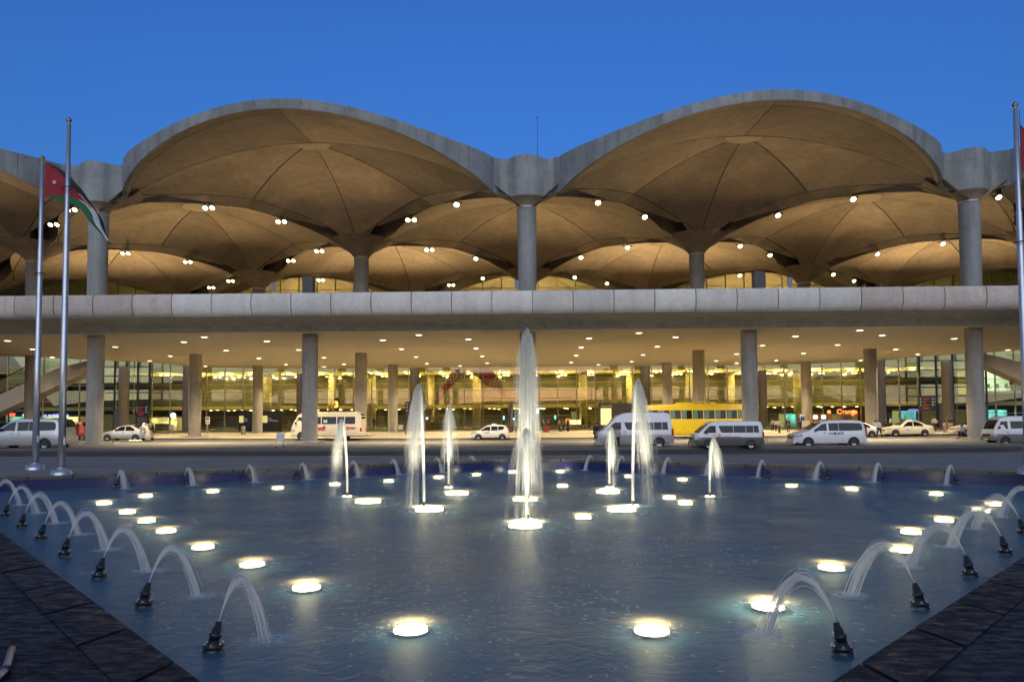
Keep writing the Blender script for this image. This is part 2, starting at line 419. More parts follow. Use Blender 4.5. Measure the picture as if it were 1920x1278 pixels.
# wet granite slabs of the deck along the two near edges
deck_ = empty('granite_deck'); tag(deck_, kind='structure')
for (P0, P1, sgn) in ((COP[0], COP[3], -1), (COP[0], COP[1], 1)):
    A, B = Vector(P0), Vector(P1); e = (B-A).normalized(); nrm = Vector((e.y, -e.x))*sgn
    for row in range(5):
        w = 0.86; d0 = row*w + 0.003; d1 = d0 + w - 0.0035
        s = -4.0 + (row % 2)*0.6
        while s < 15:
            l = 1.2; b = MB(); g = 0.0016
            q = [A+e*(s+g)+nrm*d0, A+e*(s+l-g)+nrm*d0, A+e*(s+l-g)+nrm*d1, A+e*(s+g)+nrm*d1]
            mid = (q[0]+q[2])/2
            z = 0.010 + random.uniform(-0.0015, 0.0015)
            if (mid.x*sgn > 0.05) and not (abs(mid.x) < 0.4 and mid.y > -50.9):
                q = [Vector((max(p.x*sgn, 0.006)*sgn, p.y)) for p in q]
                b.add([(p.x, p.y, -0.03) for p in q] + [(p.x, p.y, z) for p in q],
                      [(3,2,1,0),(4,5,6,7),(0,1,5,4),(1,2,6,5),(2,3,7,6),(3,0,4,7)])
                b.build('paving_slab', M['granite'], deck_)
            s += l

# ------------------------------------------------------------------ airport terminal
T = empty('airport_terminal', (0, 20, 0))
tag(T, 'long concrete airport terminal under a row of scalloped shell domes on round columns', 'airport terminal')
T.location = (0, 0, 0)
LQ = 11.314; ZH, QA = 22.25, 0.0198
def wgap(s):
    if s < 1.5: return 0.03
    if s < 3.3:
        t = (s-1.5)/1.8; return 0.03 + 1.25*t*t*(3-2*t)
    if s < 9.6: return 0.03 + 1.25*((9.6-s)/6.3)**1.15
    return 0.03
def uv2xy(u, v): return ((u-v)/math.sqrt(2), (u+v)/math.sqrt(2))
def dome_z(x, y):
    r = math.hypot(x, y); a = math.atan2(y, x) % (PI/4) - PI/8          # eight flat wedges between the ribs
    rho = r*math.cos(a)/math.cos(PI/8); k = min(1.0, r/3.0)
    return ZH - QA*(r*r + (rho*rho-r*r)*k*0.28)
SQ = math.sqrt
def sector_pts(kind, q, h):
    """q = quarter 0..3 (edge u=+L, v=+L, u=-L, v=-L), h = half -1/+1 ; returns a grid of dome points"""
    NT, NR = 9, 9; pts = []
    for i in range(NT+1):
        t = i/NT
        if kind == 'field':
            O = (LQ-1.25-0.40*t**6, t*(LQ-1.65)); a = t*PI/4
            H = (1.45*math.cos(a), 1.45*math.sin(a)); nr = NR
        else:
            tt = t; O = (LQ - wgap(LQ-tt*LQ), tt*LQ); H = (LQ-1.165-0.40*t**6, t*(LQ-1.565)); nr = 2
        g = 0.048
        for j in range(nr+1):
            f = j/nr; u = H[0]+(O[0]-H[0])*f; v = H[1]+(O[1]-H[1])*f
            if kind == 'field':                      # joint along the two radial lines
                v = g + v*(1-2*g/max(v, 0.3)) if v > 0.3 else v + g
                if t == 1: u += 0.0
            v *= h
            for _ in range(q): u, v = -v, u
            x, y = uv2xy(u, v); pts.append((x, y, dome_z(x, y)))
    return pts, NT+1, (NR if kind == 'field' else 2)+1
def thick_grid(b, pts, nu, nv, dz):
    """a shell panel with visible edges: grid + skirt up by dz"""
    b.grid(pts, nu, nv)
    ring = [i*nv for i in range(nu)] + [(nu-1)*nv+j for j in range(1, nv)] + [i*nv+nv-1 for i in range(nu-2, -1, -1)] + [j for j in range(nv-2, 0, -1)]
    lo = [pts[i] for i in ring]; n = len(lo)
    b.add(lo + [(p[0], p[1], p[2]+dz) for p in lo], [(i, (i+1) % n, n+(i+1) % n, n+i) for i in range(n)])
panel_mesh = {}
for kind in ('field', 'band'):
    for q in range(4):
        for h in (-1, 1):
            b = MB(); pts, nu, nv = sector_pts(kind, q, h); thick_grid(b, pts, nu, nv, 0.28 if kind == 'field' else 1.5)
            panel_mesh[(kind, q, h)] = b.mesh('dome_panel', M['dome'])
b = MB(); nh = 28
pts = []
for j in range(4):
    for i in range(nh+1):
        r = 1.40*j/3; a = 2*PI*i/nh; pts.append((r*math.cos(a), r*math.sin(a), dome_z(r, 0)-0.02))
b.grid(pts, 4, nh+1); hub_mesh = b.mesh('dome_hub', mat('hub_concrete', (0.46, 0.39, 0.29), 0.8, var=0.25, vscale=1.2))
b = MB(); pts = []
for j in range(3):
    for i in range(nh//2+1):
        r = 1.40*j/2; a = PI*i/(nh//2); pts.append((r*math.cos(a), max(0.03, r*math.sin(a)), dome_z(r, 0)-0.02))
b.grid(pts, 3, nh//2+1); halfhub_mesh = b.mesh('dome_hub', hub_mesh.materials[0])
b = MB(); pts = []
for i in range(13):
    for j in range(13):
        u = -LQ+2*LQ*i/12; v = -LQ+2*LQ*j/12; x, y = uv2xy(u, v); pts.append((x, y, dome_z(x, y)+1.55))
b.grid(pts, 13, 13); shell_mesh = b.mesh('roof_shell', M['dark'])
def dome(cx, cy):
    d = empty('roof_dome', (cx, cy, 0), parent=T)
    for (kind, q, h), me in panel_mesh.items(): link('dome_panel', me, d)
    link('dome_hub', hub_mesh, d); link('roof_shell', shell_mesh, d)
    return d
# front domes: back half as the others, an overhang with an elliptical lip in front
EA, EB, EN = 13.8, 7.3, 1.80
def lip(th):
    c, s = math.cos(th), math.sin(th)
    return (EA*math.copysign(abs(c)**(2/EN), c), -EB*max(s, 0)**(2/EN))
def lip_z(x):
    th = math.acos(max(-1, min(1, math.copysign(abs(x/EA)**(EN/2), x)))); ye = lip(th)[1]
    return 22.12 - 0.022*x*x - 0.0072*ye*ye
def rim_t(x): return 0.66 + 2.0*min(1, abs(x)/EA)**4.2
def over_z(x, f): return (1-f)*dome_z(x, 0) + f*lip_z(x)
front_parts = []
def front_grid(x0, x1, f0, f1, nu=22, nv=7):
    pts = []
    for i in range(nu):
        s = i/(nu-1); x = x0+(x1-x0)*s
        th = math.acos(max(-1, min(1, math.copysign(abs(x/EA)**(EN/2), x))))
        ye = lip(th)[1]
        for j in range(nv):
            f = f0(x) + (f1(x)-f0(x))*j/(nv-1); pts.append((x, ye*f, over_z(x, f)))
    return pts, nu, nv
def band_f(x):
    th = math.acos(max(-1, min(1, math.copysign(abs(x/EA)**(EN/2), x)))); ye = -lip(th)[1]
    return max(0.0, 1-1.0/max(ye, 1.0)) if ye > 1.05 else 0.0
for x0, x1 in ((-EA+0.9, -0.03), (0.03, EA-0.9)):
    b = MB(); pts, nu, nv = front_grid(x0, x1, lambda x: 0.006, lambda x: band_f(x)-0.008 if band_f(x) > 0.02 else 0.012); thick_grid(b, pts, nu, nv, 0.28)
    front_parts.append(('dome_panel', b.mesh('dome_panel', M['dome'])))
for x0, x1 in ((-EA+0.02, -0.03), (0.03, EA-0.02)):
    b = MB(); pts, nu, nv = front_grid(x0, x1, lambda x: band_f(x), lambda x: 0.998, nv=4); thick_grid(b, pts, nu, nv, 0.3)
    front_parts.append(('dome_panel', b.mesh('dome_panel', M['dome'])))
# cover above the overhang
b = MB(); pts, nu, nv = front_grid(-EA, EA, lambda x: 0.0, lambda x: 0.985, nu=41)
pts = [(p[0], p[1], p[2]+0.55) for p in pts]; b.grid(pts, nu, nv); front_parts.append(('roof_shell', b.mesh('roof_shell', M['dark'])))
b = MB(); pts = []
for i in range(25):
    x = -16+32*i/24
    for j in range(9):
        y = (16-abs(x))*j/8; pts.append((x, y, dome_z(x, y)+0.6+0.95*min(1, y/5)))
b.grid(pts, 25, 9); front_parts.append(('roof_shell', b.mesh('roof_shell', M['dark'])))
# filler wedges between column heads and the lip ends
for sg in (-1, 1):
    b = MB(); pts = []
    for i in range(7):
        x = 12.6 + 3.0*i/6
        for j in range(3): pts.append((sg*x, -0.9*j/2 if x > 13.2 else -0.4*j/2, dome_z(x, 0)-0.02-0.25*max(0, (x-13.6))*j/2+0.12))
    b.grid(pts, 7, 3); front_parts.append(('dome_panel', b.mesh('dome_panel', M['dome'])))
def rim_slab(path):
    """a run of the fascia: path of (x,y,zb,zt); gets 0.28 m depth towards the roof"""
    b = MB(); n = len(path); vs = []
    for i, (x, y, zb, zt) in enumerate(path):
        p0 = path[max(i-1, 0)]; p1 = path[min(i+1, n-1)]
        t = Vector((p1[0]-p0[0], p1[1]-p0[1])); t.normalize(); nx, ny = -t.y, t.x     # inward (left of travel +x = +y side)
        zm = zb + (zt-zb)*0.42
        vs += [(x, y, zb), (x-nx*0.02, y-ny*0.02, zm), (x-nx*0.02, y-ny*0.02, zm+0.03), (x, y, zt), (x+nx*0.30, y+ny*0.30, zt-0.03), (x+nx*0.30, y+ny*0.30, zb+0.06)]
    fs = []; sm = []
    for i in range(n-1):
        for k in range(6):
            k2 = (k+1) % 6; fs.append((i*6+k, i*6+k2, (i+1)*6+k2, (i+1)*6+k))
    b.add(vs, fs, True); b.add([vs[k] for k in range(6)], [tuple(range(6))]); b.add([vs[(n-1)*6+k] for k in range(6)], [tuple(range(6))[::-1]])
    me = b.mesh('rim_panel', M['rim'])
    bm = bmesh.new(); bm.from_mesh(me); bmesh.ops.recalc_face_normals(bm, faces=bm.faces)
    for e in bm.edges:
        if len(e.link_faces) == 2 and e.calc_face_angle(0) > 0.7: e.smooth = False
    bm.to_mesh(me); bm.free()
    return me
TH0 = 0.16
fine = [PI-TH0 - (PI-2*TH0)*i/120 for i in range(121)]          # from left end to right end
fp = []
for th in fine:
    x, y = lip(th); fp.append((x, y, lip_z(x), lip_z(x)+rim_t(x)))
acc = [0]
for i in range(1, len(fp)): acc.append(acc[-1] + math.dist(fp[i][:3], fp[i-1][:3]))
NP = 11; cuts = [min(range(len(acc)), key=lambda i: abs(acc[i]-acc[-1]*k/NP)) for k in range(NP+1)]
for k in range(NP):
    seg = [list(p) for p in fp[cuts[k]:cuts[k+1]+1]]
    for e, o in ((0, 1), (-1, -2)):
        d = Vector(seg[o])-Vector(seg[e]); g = 0.012/max(d.length, 0.01)
        seg[e] = [a+(c-a)*g for a, c in zip(seg[e], seg[o])]
    front_parts.append(('rim_panel', rim_slab(seg)))
def front_dome(cx):
    d = empty('roof_dome', (cx, 0, 0), parent=T)
    for (kind, q, h), me in panel_mesh.items():
        # the four half-sectors that lie behind the column line
        if (q, h) in ((0, 1), (0, -1), (1, -1), (1, 1)): link('dome_panel', me, d)
    link('dome_hub', halfhub_mesh, d)
    for nm, me in front_parts: link(nm, me, d)
    return d
for cx in (-48, -16, 16, 48): front_dome(cx)
for cx in (-64, -32, 0, 32, 64): dome(cx, 16)
for cx in (-48, -16, 16, 48): dome(cx, 32)
for cx in (-64, -32, 0, 32, 64): dome(cx, 48)
# fascia that wraps each front column head
ex, ey, ezb, ezt = fp[-1]
hx = 16-ex
hp = [(-hx, ey, ezb, ezt), (-1.95, -0.36, 18.02, 20.72), (-1.6, -0.30, 17.92, 20.66), (-1.25, -0.46, 17.84, 20.66), (-0.85, -0.85, 17.78, 20.70), (-0.45, -1.10, 17.75, 20.72), (0, -1.18, 17.74, 20.73)]
hp = hp + [(-x, y, a, c) for x, y, a, c in reversed(hp[:-1])]
def catmull(ps, k=4):
    out = []
    for i in range(len(ps)-1):
        p0, p1, p2, p3 = ps[max(i-1, 0)], ps[i], ps[i+1], ps[min(i+2, len(ps)-1)]
        for j in range(k):
            t = j/k; out.append(tuple(0.5*(2*b_+(c_-a_)*t+(2*a_-5*b_+4*c_-d_)*t*t+(3*b_-a_-3*c_+d_)*t**3) for a_, b_, c_, d_ in zip(p0, p1, p2, p3)))
    return out + [ps[-1]]
head_mesh = rim_slab(catmull(hp))
funnel = MB(); funnel.lathe([(0.70, 17.12), (0.74, 17.25), (0.88, 17.48), (1.10, 17.70), (1.22, 17.80)], n=32, caps=False)
funnel.lathe([(1.22, 17.80), (1.7, 18.05), (2.4, 18.38), (3.0, 18.72)], n=16, a0=0, a1=PI, caps=False)
front_funnel = funnel.mesh('column_head', M['dome'])
funnel = MB(); funnel.lathe([(0.70, 17.0), (0.74, 17.15), (0.95, 17.42), (1.3, 17.72), (1.8, 18.02), (2.5, 18.40), (2.9, 18.75)], n=40, caps=False)
inner_funnel = funnel.mesh('column_head', M['dome'])
ringm = MB(); ringm.lathe([(0.66, 16.98), (0.73, 16.98), (0.73, 17.14), (0.66, 17.14)], n=32, caps=False)
ring_mesh = ringm.mesh('collar_ring', mat('collar_steel', (0.5, 0.5, 0.48), 0.4, 0.4))
def col_mesh(z0, z1, r, joints, rt=None):
    rt = rt or r; b = MB(); pr = [(r, z0)]
    for z in joints:
        rr = r+(rt-r)*(z-z0)/(z1-z0); pr += [(rr, z-0.02), (rr-0.012, z-0.012), (rr-0.012, z+0.012), (rr, z+0.02)]
    pr.append((rt, z1)); b.lathe(pr, n=36); me = b.mesh('column', M['column'])
    bm = bmesh.new(); bm.from_mesh(me); bmesh.ops.recalc_face_normals(bm, faces=bm.faces)
    for e in bm.edges:
        if len(e.link_faces) == 2 and e.calc_face_angle(0) > 0.3: e.smooth = False
    bm.to_mesh(me); bm.free(); return me
up_mesh = col_mesh(8.85, 17.02, 0.66, (10.9, 13.0, 15.1), 0.70)
M['upcolumn'] = concrete('upper_column_concrete', (0.30, 0.32, 0.325), 0.25, 0.5, 0.05)
up_mesh.materials.clear(); up_mesh.materials.append(M['upcolumn'])
low_mesh = col_mesh(0, 7.92, 0.57, (2.5, 5.1))
tall_mesh = col_mesh(0, 17.02, 0.66, (2.5, 5.1, 7.7, 13), 0.66)
base = MB(); base.lathe([(0.60, 0.0), (0.84, 0.0), (0.84, 0.05), (0.80, 0.07), (0.60, 0.07)], n=32, caps=False); base_mesh = base.mesh('column_base', M['column'])
rail = MB(); rail.box(-0.95, 0.95, -0.95, -0.87, 0.1, 0.14); rail.box(-0.95, 0.95, 0.87, 0.95, 0.1, 0.14); rail.box(-0.95, -0.87, -0.87, 0.87, 0.1, 0.14); rail.box(0.87, 0.95, -0.87, 0.87, 0.1, 0.14)
for a in (-0.91, 0.91):
    for c in (-0.91, 0.91): rail.box(a-0.03, a+0.03, c-0.03, c+0.03, 0.0, 0.1)
rail_mesh = rail.mesh('base_rail', M['metal'])
for cy, xs in ((0, (-32, 0, 32)), (16, (-48, -16, 16, 48)), (32, (-32, 0, 32))):
    for x in xs:
        c = link('column', up_mesh, T, (x, cy, 0)); link('column_head', front_funnel if cy == 0 else inner_funnel, T, (x, cy, 0))
        link('collar_ring', ring_mesh, c)
        if cy == 0: link('rim_panel', head_mesh, T, (x, 0, 0))
for cy, xs in ((0, (-48, -32, -16, 0, 16, 32, 48)), (16, (-48, -32, -16, 0, 16, 32, 48)), (32, (-48, -32, -16, 0, 16, 32, 48))):
    for x in xs:
        c = link('column', low_mesh, T, (x, cy, 0)); link('column_base', base_mesh, c); link('base_rail', rail_mesh, c)
for x in (-48, -16, 16, 48):
    c = link('column', tall_mesh, T, (x, 48, 0)); link('column_head', inner_funnel, T, (x, 48, 0)); link('column_base', base_mesh, c)
for x in (-32, 0, 32):
    c = link('column', low_mesh, T, (x, 48, 0)); link('column_base', base_mesh, c)

# deck of the upper road, its soffit, cove and parapet
pl = [(-125, -2), (125, -2), (125, 11), (62, 11), (49, 17), (42, 25), (38.5, 33.5), (30, 37.3), (-30, 37.3), (-38.5, 33.5), (-42, 25), (-49, 17), (-62, 11), (-125, 11)]
b = MB(); b.prism(pl, 7.92, 8.70, 'z'); b.build('soffit', M['soffit'], T)
b = MB(); pl2 = [(-125, -5.0), (125, -5.0)] + pl[2:]; b.prism(pl2, 8.705, 8.86, 'z'); b.build('deck', M['deck'], T)
cove = [(-5.12, 8.69), (-5.10, 8.58), (-4.6, 8.56), (-3.9, 8.54), (-3.3, 8.48), (-2.8, 8.38), (-2.45, 8.24), (-2.22, 8.07), (-2.10, 7.93), (-2.02, 7.90), (-1.98, 7.90), (-1.98, 8.70)]
for k in range(24):
    xa = -120 + 10*k; b = MB(); b.prism(cove, xa+0.004, xa+9.996, 'x', smooth=False); b.build('cove_panel', M['cove'], T)
prof = [(-5.0, 10.10), (-5.12, 10.13), (-5.26, 10.11), (-5.36, 10.04), (-5.42, 9.90), (-5.46, 9.6), (-5.46, 9.3), (-5.42, 9.05), (-5.34, 8.83), (-5.22, 8.68), (-5.06, 8.60), (-4.98, 8.62), (-4.95, 9.2)]
b = MB(); b.prism(prof, 0.03, 2.667-0.03, 'x'); par_mesh = b.mesh('parapet_panel', M['parapet'])
bm = bmesh.new(); bm.from_mesh(par_mesh); bmesh.ops.recalc_face_normals(bm, faces=bm.faces)
for f in bm.faces:
    if len(f.verts) == 4: f.smooth = True
for e in bm.edges:
    if any(len(f.verts) > 4 for f in e.link_faces): e.smooth = False
bm.to_mesh(par_mesh); bm.free()
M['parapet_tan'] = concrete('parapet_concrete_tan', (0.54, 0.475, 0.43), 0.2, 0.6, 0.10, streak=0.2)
for k in range(-12, 48):
    x = -48 + 2.667*k + 0.35
    o = link('parapet_panel', par_mesh, T, (x, 0, 0))
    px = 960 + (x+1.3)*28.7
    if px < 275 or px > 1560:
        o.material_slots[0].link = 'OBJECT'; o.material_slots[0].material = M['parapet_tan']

# ------------------------------------------------------------------ glass front and the hall behind it
FY = 51.0
G = empty('glass_facade', (0, FY, 0), parent=T)
tz = [0.04, 0.48, 1.87, 3.05, 4.38, 5.55, 6.6, 7.8, 9.4, 11.5, 14.0, 17.0, 20.2, 24.0]
NB = 57; X0 = -76.0; BW = 152/NB
b = MB(); b.box(-0.055, 0.055, -0.12, 0.16, 0, 24.0); mull = b.mesh('mullion', M['mullion'])
for k in range(NB+1): link('mullion', mull, G, (X0+BW*k, 0, 0))
for z in tz:
    b = MB(); b.box(X0-0.06, X0+BW*NB+0.06, -0.09, 0.13, z-0.035, z+0.035); b.build('transom', M['mullion'], G)
gl_m = [glass('facade_glass_clear', (0.86, 0.88, 0.78), 0.085)]
for r in range(7):
    b = MB(); b.box(0.058, BW-0.058, -0.012, 0.012, tz[r]+0.037, tz[r+1]-0.037); me = b.mesh('glass_pane', M['glass'])
    for k in range(7, NB-7): link('glass_pane', me, G, (X0+BW*k, 0, 0))
up = MB()
for r in range(7):
    for k in list(range(7))+list(range(NB-7, NB)): up.box(X0+BW*k+0.058, X0+BW*(k+1)-0.058, -0.012, 0.012, tz[r]+0.037, tz[r+1]-0.037)
for r in range(7, len(tz)-1):
    for k in range(NB): up.box(X0+BW*k+0.058, X0+BW*(k+1)-0.058, -0.012, 0.012, tz[r]+0.037, tz[r+1]-0.037)
tag(up.build('upper_panes', M['glass'], G), kind='stuff')
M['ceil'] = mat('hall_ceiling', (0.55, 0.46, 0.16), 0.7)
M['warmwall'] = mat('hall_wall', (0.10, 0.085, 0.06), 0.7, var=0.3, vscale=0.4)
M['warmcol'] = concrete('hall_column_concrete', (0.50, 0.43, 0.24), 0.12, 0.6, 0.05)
M['hallfloor'] = mat('hall_floor', (0.28, 0.25, 0.20), 0.25, var=0.15, vscale=0.5)
b = MB(); b.box(-80, 80, 51.3, 84, -0.12, 0.0); b.build('hall_floor', M['hallfloor'], T)
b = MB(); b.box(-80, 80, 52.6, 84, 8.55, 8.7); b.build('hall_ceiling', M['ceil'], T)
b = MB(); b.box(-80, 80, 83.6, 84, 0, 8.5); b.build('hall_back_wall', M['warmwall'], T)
for s in (-80, 79.7):
    b = MB(); b.box(s, s+0.3, 51.3, 83.6, 0, 8.5); b.build('hall_side_wall', M['warmwall'], T)
for k in range(31):
    x = -40 + 80*k/30; b = MB(); b.box(x-0.10, x+0.10, 52.6, 83, 8.40, 8.548); b.build('ceiling_beam', M['ceil'], T)
for k in range(9):
    y = 54 + 3.5*k; b = MB(); b.box(-40, 40, y-0.07, y+0.07, 8.49, 8.53); b.build('ceiling_beam', M['ceil'], T)
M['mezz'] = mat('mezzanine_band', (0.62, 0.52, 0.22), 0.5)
b = MB(); b.box(-76, 76, 58.0, 62, 3.05, 3.62); b.build('mezzanine_edge', M['mezz'], T)
b = MB(); b.box(-76, 76, 62, 83, 3.2, 3.5); b.build('mezzanine_slab', M['warmwall'], T)
for i in range(24):
    z = 3.9+0.19*i; b = MB(); b.box(-76, 76, 66, 66.06, z, z+0.07); b.build('louvre_slat', M['mullion'], T)
b = MB(); b.box(-76, 76, 66.1, 66.3, 3.5, 8.5); b.build('louvre_wall', mat('louvre_backing', (0.012, 0.011, 0.010), 0.7), T)
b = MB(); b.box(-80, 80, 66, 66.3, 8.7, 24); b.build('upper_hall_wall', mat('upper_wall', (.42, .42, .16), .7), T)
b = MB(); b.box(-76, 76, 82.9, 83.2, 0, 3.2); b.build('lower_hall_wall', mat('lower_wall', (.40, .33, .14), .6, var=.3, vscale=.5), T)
hc = MB(); hc.lathe([(0.62, 0), (0.62, 8.55)], n=28); hc_me = hc.mesh('hall_column', M['warmcol'])
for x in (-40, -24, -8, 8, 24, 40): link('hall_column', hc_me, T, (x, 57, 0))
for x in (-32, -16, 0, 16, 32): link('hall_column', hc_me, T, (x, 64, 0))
# ------------------------------------------------------------------ lamps of the building
ORD = ['first', 'second', 'third', 'fourth', 'fifth', 'sixth', 'seventh', 'eighth', 'ninth', 'tenth', 'eleventh', 'twelfth', 'thirteenth', 'fourteenth', 'fifteenth', 'sixteenth']
def lamp(name, kind, energy, colr, parent, loc, radius=0.1, rot=None, spot=None, blend=0.5):
    l = bpy.data.lights.new(name, kind); l.energy = energy; l.color = colr
    if kind == 'AREA': l.shape = 'DISK'; l.size = radius*2; l.spread = R(115)
    else: l.shadow_soft_size = radius
    if kind == 'SPOT': l.spot_size = spot; l.spot_blend = blend
    o = bpy.data.objects.new(name, l); col.objects.link(o); o.parent = parent; o.location = loc
    if rot: o.rotation_euler = rot
    return o
WARM = (1.0, 0.70, 0.34)
E_FLOOD, E_DOWN, E_POOL, E_JET, E_HALL = 18.0, 92.0, 3.4, 165.0, 110.0
b = MB(); b.lathe([(0.05, 0.06), (0.17, 0.03), (0.20, -0.06), (0.20, -0.14), (0.17, -0.14)], n=16, caps=False); fl_house = b.mesh('lamp_housing', M['darkmetal'])
b = MB(); b.lathe([(0.0, -0.19), (0.09, -0.175), (0.165, -0.13)], n=16, caps=False); fl_lens = b.mesh('lamp_lens', M['flood'])
b = MB(); b.box(-0.42, 0.42, -0.03, 0.03, 0.05, 0.10); b.box(-0.03, 0.03, -0.03, 0.03, 0.10, 0.45); fl_br = b.mesh('bracket', M['darkmetal'])
floods = []
for y0, xs in ((0, (-32, 0, 32)), (16, (-48, -16, 16, 48)), (32, (-32, 0, 32))):
    for x in xs:
        for s in (-1, 1):
            for t in (0.36, 0.64):
                X = x+s*16*t; Y = y0+16*t
                if abs(X) < 47: floods.append((X, Y, ZH-QA*128*(1+(1-2*t)**2)))
rows = {}
for X, Y, Z in floods: rows.setdefault(round(Y, 1), []).append((X, Y, Z))
for rn, (yy, lst) in enumerate(sorted(rows.items())):
    for i, (X, Y, Z) in enumerate(sorted(lst)):
        twin = X < -7; f = empty('floodlight', (X, Y, Z-0.30)); f.scale = (1.15, 1.15, 1.15)
        tag(f, f'glowing {"twin" if twin else "single"} floodlight in a dome valley, {ORD[i]} from left in the {ORD[rn]} row', 'floodlight', 'floodlights under the roof domes')
        link('bracket', fl_br, f)
        for s in ((-1, 1) if twin else (0,)):
            h = link('lamp_housing', fl_house, f, (s*0.25, 0, 0)); h.rotation_euler = (R(-42), 0, 0)
            if not twin: h.scale = (1.12, 1.12, 1.12)
            link('lamp_lens', fl_lens, h)
        lamp('flood_down', 'SPOT', E_FLOOD*2.6, WARM, f, (0, -0.1, -0.45), 0.15, rot=(R(14), 0, 0), spot=R(112), blend=0.6)
# unseen uplights added to brighten the domes, on the upper road and hall roof
b = MB(); b.prism([(-.5, 0), (.5, 0), (.42, .42), (-.42, .42)], -.3, .3); up_box = b.mesh('housing', M['darkmetal'])
b = MB(); b.box(-.36, .36, -.22, .22, .425, .44); up_lens = b.mesh('lens', M['flood'])
for rk, (cy_, xs, e_, tl0) in enumerate(((9.0, (-48, -16, 16, 48), 410, 48), (21.5, (-32, 0, 32), 590, 34), (36.2, (-48, -16, 16, 48), 1700, 26), (54.5, (-32, 0, 32), 1500, 22))):
    for i, x in enumerate(xs):
        zf = 8.862 if cy_ < 37 else 8.702
        o = empty('added_uplight', (x, cy_, zf)); tag(o, f'added unseen uplight for the domes, {ORD[i]} from left, {ORD[rk]} row back', 'floodlight', 'uplights added to brighten the domes')
        link('housing', up_box, o); link('lens', up_lens, o)
        lamp('added_uplight_spot', 'SPOT', e_, WARM, o, (0, 0, .6), .3, rot=(R(180+tl0), 0, 0), spot=R(112), blend=0.9)
DOWN = [(-24.3, 0.9), (-8.1, 0.8), (8.2, 0.7), (24.1, 0.3), (-40.4, 2.3), (-27.5, 4.3), (-20.8, 4.3), (-11.5, 4.2), (-4.7, 4.2), (4.8, 4.2), (11.5, 3.9), (20.8, 4.0), (27.4, 3.9), (34.6, 6.9), (-43.2, 9.2), (-35.1, 7.8), (-27.3, 11.9), (-20.7, 11.9), (-11.4, 12.0), (-4.7, 11.9), (4.7, 11.8), (11.4, 11.6), (20.6, 11.5), (27.1, 11.4), (34.6, 16.4), (-35.1, 17.3), (46.0, 18.0), (-47.1, 17.6), (-27.7, 20.9), (-20.9, 20.7), (-11.5, 20.8), (-4.7, 20.4), (4.8, 20.5), (11.5, 20.4), (20.8, 20.3), (27.4, 20.2), (39.7, 22.3), (-40.2, 23.0), (-28.0, 30.0), (-21.3, 30.1), (-11.7, 30.1), (-4.8, 30.2), (4.8, 30.1), (11.6, 29.6), (21.1, 29.6), (27.8, 29.5), (37.6, 30.5), (-38.1, 31.6), (-24.8, 34.3), (-8.3, 34.2), (8.3, 34.2), (24.5, 33.5)]
b = MB(); b.lathe([(0.24, 7.918), (0.30, 7.914), (0.30, 7.90), (0.245, 7.895), (0.24, 7.918)], n=20, caps=False); dl_trim = b.mesh('trim_ring', M['metal'])
b = MB(); b.lathe([(0.0, 7.885), (0.15, 7.890), (0.238, 7.905)], n=20, caps=False); dl_lens = b.mesh('lamp_lens', M['lens'])
bands = [(-1, 1.5, 'front row nearest the parapet'), (1.5, 7.3, 'second row'), (7.3, 14, 'third row'), (14, 26, 'fourth row'), (26, 32, 'fifth row'), (32, 40, 'last row nearest the glass')]
for lo, hi, nm in bands:
    lst = sorted(p for p in DOWN if lo <= p[1] < hi)
    for i, (x, y) in enumerate(lst):
        d = empty('downlight', (x, y, 0)); tag(d, f'round glowing soffit downlight, {ORD[i]} from left in the {nm}', 'ceiling light', 'downlights in the canopy soffit')
        link('trim_ring', dl_trim, d); link('lamp_lens', dl_lens, d)
        lamp('down_bulb', 'AREA', E_DOWN, (1.0, 0.78, 0.46), d, (0, 0, 7.87), 0.2)
# hall: clusters of round lamps in the grid ceiling
b = MB(); b.lathe([(0.0, 8.235), (0.20, 8.24), (0.24, 8.26)], n=12, caps=False); hl = b.mesh('hall_lamp', emis('hall_lamp_lens', (1.0, 0.80, 0.36), 13.0))
random.seed(11)
for y in (54.6, 58.4, 62.4, 66.0, 70.0):
    for k in range(-12, 13):
        x = k*4.6 + random.uniform(-0.6, 0.6)
        for j in range(random.choice((2, 2, 3))):
            link('hall_lamp', hl, T, (x+0.62*j, y+0.35*(j % 2), 0))
for x in range(-54, 55, 4):
    for y in (63.5, 69, 75): link('hall_lamp', hl, T, (x+.5*(y-69)/6, y, 3.05-8.24))
b = MB(); b.box(-.6, .6, -.12, .12, 3.63, 3.72); trough = b.mesh('added_light_trough', M['darkmetal'])  # troughs added to light the hall ceiling from below
for x in range(-60, 61, 6):
    t_ = link('added_light_trough', trough, T, (x, 59.2, 0))
    lamp('added_trough_fill', 'AREA', 28 if abs(x) < 31 else 22, (1.0, .76, .30), t_, (0, 0, 3.80), .5, rot=(PI, 0, 0))
for x in range(-60, 61, 12): lamp('upper_hall_bulb', 'POINT', 60, (1.0, .80, .30), T, (x, 58, 15.5), .3)
